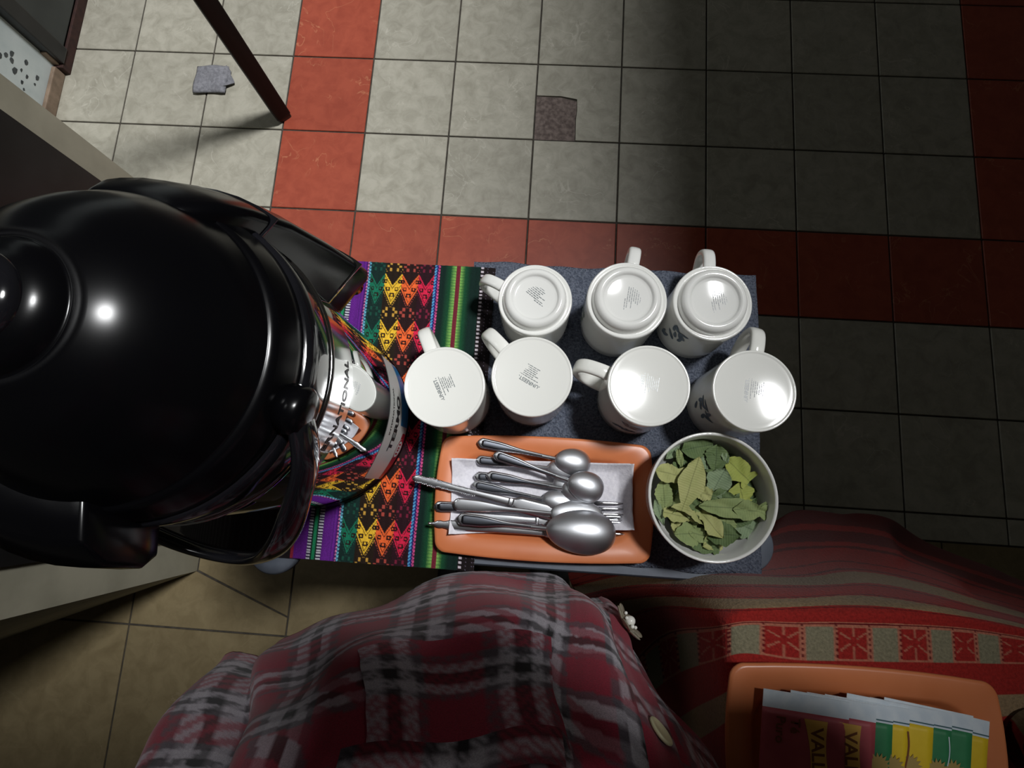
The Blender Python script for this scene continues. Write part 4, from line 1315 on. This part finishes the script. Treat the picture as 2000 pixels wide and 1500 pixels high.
for _ in range(40):
    Xw[1:-1] = (Xw[:-2] + 2 * Xw[1:-1] + Xw[2:]) / 4
    Yw[1:-1] = (Yw[:-2] + 2 * Yw[1:-1] + Yw[2:]) / 4
KI = np.linspace(0, 16, n2, endpoint=False)          # ring index round the body
ZZ, TT = np.meshgrid(zs, KI, indexing='ij')
damp = np.clip((1.26 - ZZ) / 0.35, 0, 1)
fold = 1 + damp * (0.022 * np.sin(2.6 * TT + 9 * ZZ) + 0.016 * np.sin(4.9 * TT - 16 * ZZ + 1.0) + 0.012 * np.sin(1.6 * TT + 34 * ZZ))
fold += damp * (0.07 * np.exp(-((TT - 2.1) / 0.30) ** 2) - 0.10 * np.exp(-((TT - 2.85 - 1.2 * (ZZ - .9)) / 0.22) ** 2))
X = -.06 + (Xw + .06) * fold - fx
Y = -.33 + (Yw + .33) * fold - fy
def plaid(s, t):
    """s, t in metres across and along the cloth"""
    red, pink, white, black, grey = [np.array([lin(x) for x in q]) for q in ((140, 26, 50), (156, 96, 110), (170, 164, 172), (14, 11, 16), (80, 70, 78))]
    def warp(x):
        x = x % 0.086
        w = np.zeros(x.shape + (3,))
        w[:] = red
        for a, b, c in ((0.030, 0.038, grey), (0.038, 0.050, white), (0.050, 0.060, black), (0.060, 0.070, white), (0.070, 0.077, grey)):
            w[(x >= a) & (x < b)] = c
        return w
    tw = ((np.floor((s + t) / 0.0012) % 2) == 0)[..., None]
    A1, A2 = warp(s), warp(t)
    return np.where(tw, A1, A2) * 0.5 + (A1 + A2) * 0.25
pc = plaid(TT * 0.072 + 0.034 + 0.01 * np.sin(9 * ZZ), ZZ + 0.03 * np.sin(.6 * TT) + 0.012)
sh = obj('shirt', grid_mesh('shirt', np.stack([X, Y, ZZ], -1), closed=True, cols=pc), M['plaid'], per)
mod(sh, 'SOLIDIFY', thickness=0.002, offset=-1)
def shirt_pt(t, z, off=0.0):
    def at(tt, zz):
        fk = float(np.clip((zz - zs[0]) / (zs[-1] - zs[0]) * (n1 - 1), 0, n1 - 1.001))
        fq = (tt % 16) / 16 * n2
        k0, q0 = int(fk), int(fq) % n2
        a0, b0 = fk - int(fk), fq - int(fq)
        q1 = (q0 + 1) % n2
        def mixv(A):
            return (A[k0, q0] * (1 - b0) + A[k0, q1] * b0) * (1 - a0) + (A[k0 + 1, q0] * (1 - b0) + A[k0 + 1, q1] * b0) * a0
        return Vector((mixv(X), mixv(Y), zz))
    p = at(t, z)
    nr = (at(t, z + 0.008) - p).cross(at(t + 0.08, z) - p).normalized()
    return p + nr * off, nr
# button placket: folded strip standing proud of the shirt front
PT0 = 7.75
zz_ = np.linspace(0.737, 1.30, 120)
Vp = np.zeros((120, 7, 3))
cp = np.zeros((120, 7, 3))
for k, z in enumerate(zz_):
    for q in range(7):
        t = PT0 - (q - 3) / 3 * 0.42
        p, nr = shirt_pt(t, z, 0.0035 if 0 < q < 6 else 0.0008)
        Vp[k, q] = p
st_, tt_ = np.meshgrid(np.linspace(0, 1, 120), np.linspace(0.004, 0.026, 7), indexing='ij')
cp = plaid(tt_ + 0.075, zz_[:, None] + 0 * tt_ + 0.03)
obj('placket', grid_mesh('placket', Vp, cols=cp), M['plaid'], sh)
for bz in (0.985, 1.075, 1.165):
    p, nr = shirt_pt(PT0, bz, 0.0045)
    bt = obj('button', lathe('button', [(0.0, 0.0), (0.0085, 0.0), (0.0095, 0.001), (0.0093, 0.0022), (0.0082, 0.0026), (0.007, 0.002), (0.0, 0.0019)], 28), M['button'], sh)
    bt.matrix_local = Matrix.Translation(p) @ nr.to_track_quat('Z', 'Y').to_matrix().to_4x4()
# breast pocket patch with a folded top edge
zz_p = np.linspace(0.925, 1.045, 40)
Vk = np.zeros((40, 40, 3))
for k, z in enumerate(zz_p):
    for q in range(40):
        t = 4.55 + 1.75 * q / 39 + 0.15 * (z - .98) / .06
        Vk[k, q] = shirt_pt(t, z, 0.0035)[0]
S1, S2 = np.meshgrid(np.linspace(0.01, 0.13, 40), np.linspace(0.04, 0.165, 40), indexing='ij')
pk = obj('pocket', grid_mesh('pocket', Vk, cols=plaid(S2, S1) * 0.9), M['plaid'], sh)
fl_ = np.array([[shirt_pt(4.50 + 1.85 * q / 39, z, 0.0065)[0] for q in range(40)] for z in np.linspace(1.030, 1.055, 8)])
obj('pocket_flap', grid_mesh('pocket_flap', fl_, cols=plaid(np.linspace(.07, .20, 40)[None, :] + np.zeros((8, 1)), np.linspace(.05, .075, 8)[:, None] + np.zeros((1, 40)))), M['plaid'], pk)
# pearl flower brooch
p, nr = shirt_pt(PT0, 0.825, 0.0045)
fw = obj('pearl_flower', lathe('pearl_flower', [(0.0, 0.0), (0.004, 0.0), (0.005, 0.0012), (0.003, 0.002), (0.0, 0.002)], 20), M['petal'], sh)
fw.matrix_local = Matrix.Translation(p) @ nr.to_track_quat('Z', 'Y').to_matrix().to_4x4()
fw['label'] = 'clear petals and pearl beads'
for k in range(6):
    a = k * math.pi / 3 + 0.3
    bm = bmesh.new()
    bmesh.ops.create_uvsphere(bm, u_segments=14, v_segments=8, radius=1.0, matrix=Matrix.Translation((0.011 * math.cos(a), 0.011 * math.sin(a), 0.003)) @ Matrix.Rotation(a, 4, 'Z') @ Matrix.Rotation(-0.35, 4, 'Y') @ Matrix.Diagonal((0.0085, 0.0062, 0.0016, 1)))
    obj('petal', bm, M['petal'], fw)
for k, (a, rr, s) in enumerate(((0, 0, 0.0046), (0.8, 0.0075, 0.0017), (2.0, 0.0075, 0.0019), (3.4, 0.008, 0.0016), (4.6, 0.0075, 0.0018), (5.7, 0.008, 0.0016))):
    bm = bmesh.new()
    bmesh.ops.create_uvsphere(bm, u_segments=16, v_segments=10, radius=s, matrix=Matrix.Translation((rr * math.cos(a), rr * math.sin(a), 0.006)))
    obj('pearl', bm, M['pearl'], fw)

# body under the shirt (arms raised to hold the phone, head behind it)
def skin_mesh(name, verts, edges, radii, root, matn, parent, sub=2):
    me = mesh_from(name, verts, [])
    me.edges.add(len(edges))
    me.edges.foreach_set('vertices', [i for e_ in edges for i in e_])
    me.update()
    o = obj(name, me, M[matn], parent, smooth=False)
    m = o.modifiers.new('skin', 'SKIN')
    m.use_smooth_shade = True
    sv = me.skin_vertices[0].data
    for k, r_ in enumerate(radii):
        sv[k].radius = (r_, r_) if not hasattr(r_, '__len__') else r_
        sv[k].use_root = (k == root)
    mod(o, 'SUBSURF', levels=sub, render_levels=sub)
    me.materials.clear()
    me.materials.append(M[matn])
    return o
def W2(x, y, z):
    return (x - fx, y - fy, z)
verts, edges, radii = [], [], []
def jn(p, r_, prev=None):
    verts.append(p)
    radii.append(r_)
    if prev is not None:
        edges.append((prev, len(verts) - 1))
    return len(verts) - 1
pel = jn(W2(-.06, -.33, .82), .10)
ch1 = jn(W2(-.06, -.345, 1.05), .09, pel)
ch2 = jn(W2(-.06, -.345, 1.24), .075, ch1)
nk_ = jn(W2(-.045, -.27, 1.36), .048, ch2)
hd0 = jn(W2(-.02, -.175, 1.455), .060, nk_)
hd1 = jn(W2(-.005, -.135, 1.53), .080, hd0)
hd2 = jn(W2(-.0, -.145, 1.60), .072, hd1)
for s, elbow, wrist in ((-1, (-.29, -.27, 1.22), (-.030, -.120, 1.384)), (1, (.345, -.10, 1.35), (.195, -.055, 1.408))):
    sh_ = jn(W2(-.06 + s * .17, -.345, 1.25), .055, ch2)
    el = jn(W2(*elbow), .042, sh_)
    mi = jn(tuple((Vector(W2(*elbow)) * .5 + Vector(W2(*wrist)) * .5)), .037, el)
    wr = jn(W2(*wrist), .025, mi)
    pm = jn(W2(wrist[0] - s * .020, wrist[1] + .030, wrist[2] + .012), (.034, .016), wr)
    for f in range(4):
        base = (wrist[0] - s * .030 - s * .004 * f, wrist[1] + .036 + f * .0175, wrist[2] + .018)
        a = jn(W2(*base), .0088, pm)
        b = jn(W2(base[0] - s * .022, base[1] + .004, base[2] + .010), .0082, a)
        c = jn(W2(base[0] - s * .040, base[1] + .006, base[2] + .002), .0074, b)
    a = jn(W2(wrist[0] - s * .012, wrist[1] + .010, wrist[2] - .012), .010, pm)
    b = jn(W2(wrist[0] - s * .030, wrist[1] + .020, wrist[2] - .018), .0085, a)
hipL = None
for s in (-1, 1):
    h = jn(W2(-.06 + s * .09, -.335, .78), .085, pel)
    kn = jn(W2(-.06 + s * .10, -.325, .46), .058, h)
    an = jn(W2(-.06 + s * .10, -.345, .09), .038, kn)
    to = jn(W2(-.06 + s * .105, -.24, .035), .032, an)
body = skin_mesh('body', verts, edges, radii, pel, 'skin', per)
# sleeves
for s, elbow, wrist in ((-1, (-.29, -.27, 1.22), (-.030, -.120, 1.384)), (1, (.345, -.10, 1.35), (.195, -.055, 1.408))):
    e0, e1, e2 = Vector(W2(-.06 + s * .15, -.345, 1.25)), Vector(W2(*elbow)), Vector(W2(*wrist))
    path = smooth_path([e0, e0.lerp(e1, .5), e1, e1.lerp(e2, .45), e1.lerp(e2, .82)], 60)
    rr = np.interp(np.linspace(0, 1, 60), [0, .3, .5, .8, 1], [.078, .066, .058, .050, .040])
    rg_ = np.array(tube(path, list(rr), 48), float)
    S1, S2 = np.meshgrid(np.linspace(0, .5, 60), np.linspace(0, .3, 48), indexing='ij')
    o = obj('sleeve', grid_mesh('sleeve', rg_, closed=True, cols=plaid(S2, S1)), M['plaid'], sh)
    mod(o, 'SOLIDIFY', thickness=0.002, offset=-1)
# hair, face, trousers, shoes
hv = np.zeros((18, 28, 3))
for k in range(18):
    ph_ = math.pi * (k / 17) * 0.62
    for q in range(28):
        a = 2 * math.pi * q / 28
        back = 1.0 if math.sin(a) < 0.25 else 0.55
        pz = math.cos(ph_ * back * 1.25) * .118
        rr_ = math.sin(ph_ * back * 1.25) * .094
        hv[k, q] = W2(.0 + rr_ * math.cos(a), -.145 + rr_ * math.sin(a) * 1.12, 1.565 + pz)
ho = obj('hair', grid_mesh('hair', hv, closed=True), M['hair'], per)
mod(ho, 'SOLIDIFY', thickness=0.010, offset=-1)
for s in (-1, 1):
    bm = bmesh.new()
    bmesh.ops.create_uvsphere(bm, u_segments=14, v_segments=8, radius=.012, matrix=Matrix.Translation(W2(.0 + s * .031, -.069, 1.545)))
    obj('eye', bm, M['pearl'], body)
    bm = bmesh.new()
    bmesh.ops.create_uvsphere(bm, u_segments=12, v_segments=8, radius=.0058, matrix=Matrix.Translation(W2(.0 + s * .030, -.0618, 1.542)))
    obj('iris', bm, M['hair'], body)
    bw = obj('eyebrow', box('eyebrow', -.017, .017, -.005, .004, -.003, .003, .002), M['hair'], body)
    bw.location = W2(.0 + s * .031, -.059, 1.566)
    bm = bmesh.new()
    bmesh.ops.create_uvsphere(bm, u_segments=12, v_segments=8, radius=1, matrix=Matrix.Translation(W2(.0 + s * .082, -.14, 1.535)) @ Matrix.Diagonal((.010, .020, .030, 1)))
    obj('ear', bm, M['skin'], body)
nose = loft('nose', [[W2(.0 + dx * w_, -.056 + dy, z_ + .04) for dx, dy in ((-1, -.012), (-.5, d_), (.5, d_), (1, -.012))] for z_, w_, d_ in ((1.515, .006, 0.0), (1.49, .010, .010), (1.468, .016, .018), (1.46, .012, .004))])
o = obj('nose', nose, M['skin'], body)
mod(o, 'SUBSURF', levels=2, render_levels=2)
o = obj('mouth', box('mouth', -.022, .022, -.006, .004, -.006, .006, .003), M['label_red'], body)
o.location = W2(.0, -.066, 1.478)
for s in (-1, 1):
    hp, kn, an = W2(-.06 + s * .09, -.335, .80), W2(-.06 + s * .10, -.325, .46), W2(-.06 + s * .10, -.345, .07)
    o = obj('trouser_leg', loft('trouser_leg', tube(smooth_path([hp, kn, an], 20), list(np.linspace(.108, .062, 20)), 24), cap=False), M['trousers'], per)
    mod(o, 'SOLIDIFY', thickness=0.002, offset=-1)
    srg = [[(W2(-.06 + s * .105, -.27, 0)[0] + x, W2(0, -.27, 0)[1] + y + dy, z_) for x, y in rrect(w_, l_, .04, 5)] for z_, w_, l_, dy in ((0.0, .088, .25, 0), (.02, .092, .255, 0), (.05, .088, .24, -.004), (.08, .075, .16, -.035), (.10, .07, .11, -.055))]
    obj('shoe', loft('shoe', srg), M['shoe'], per)

# phone held just behind the lens
phn = thing('smartphone', 'black smartphone held in both hands above the table', 'phone')
pm_ = box('casing', -0.016, 0.146, -0.064, 0.012, 0.006, 0.014, 0.003)
obj('casing', pm_, M['phone'], phn)
obj('screen', box('screen', -0.012, 0.142, -0.061, 0.009, 0.0138, 0.0146), M['glass_dark'], phn, smooth=False)
phn.matrix_world = cam.matrix_world.copy()
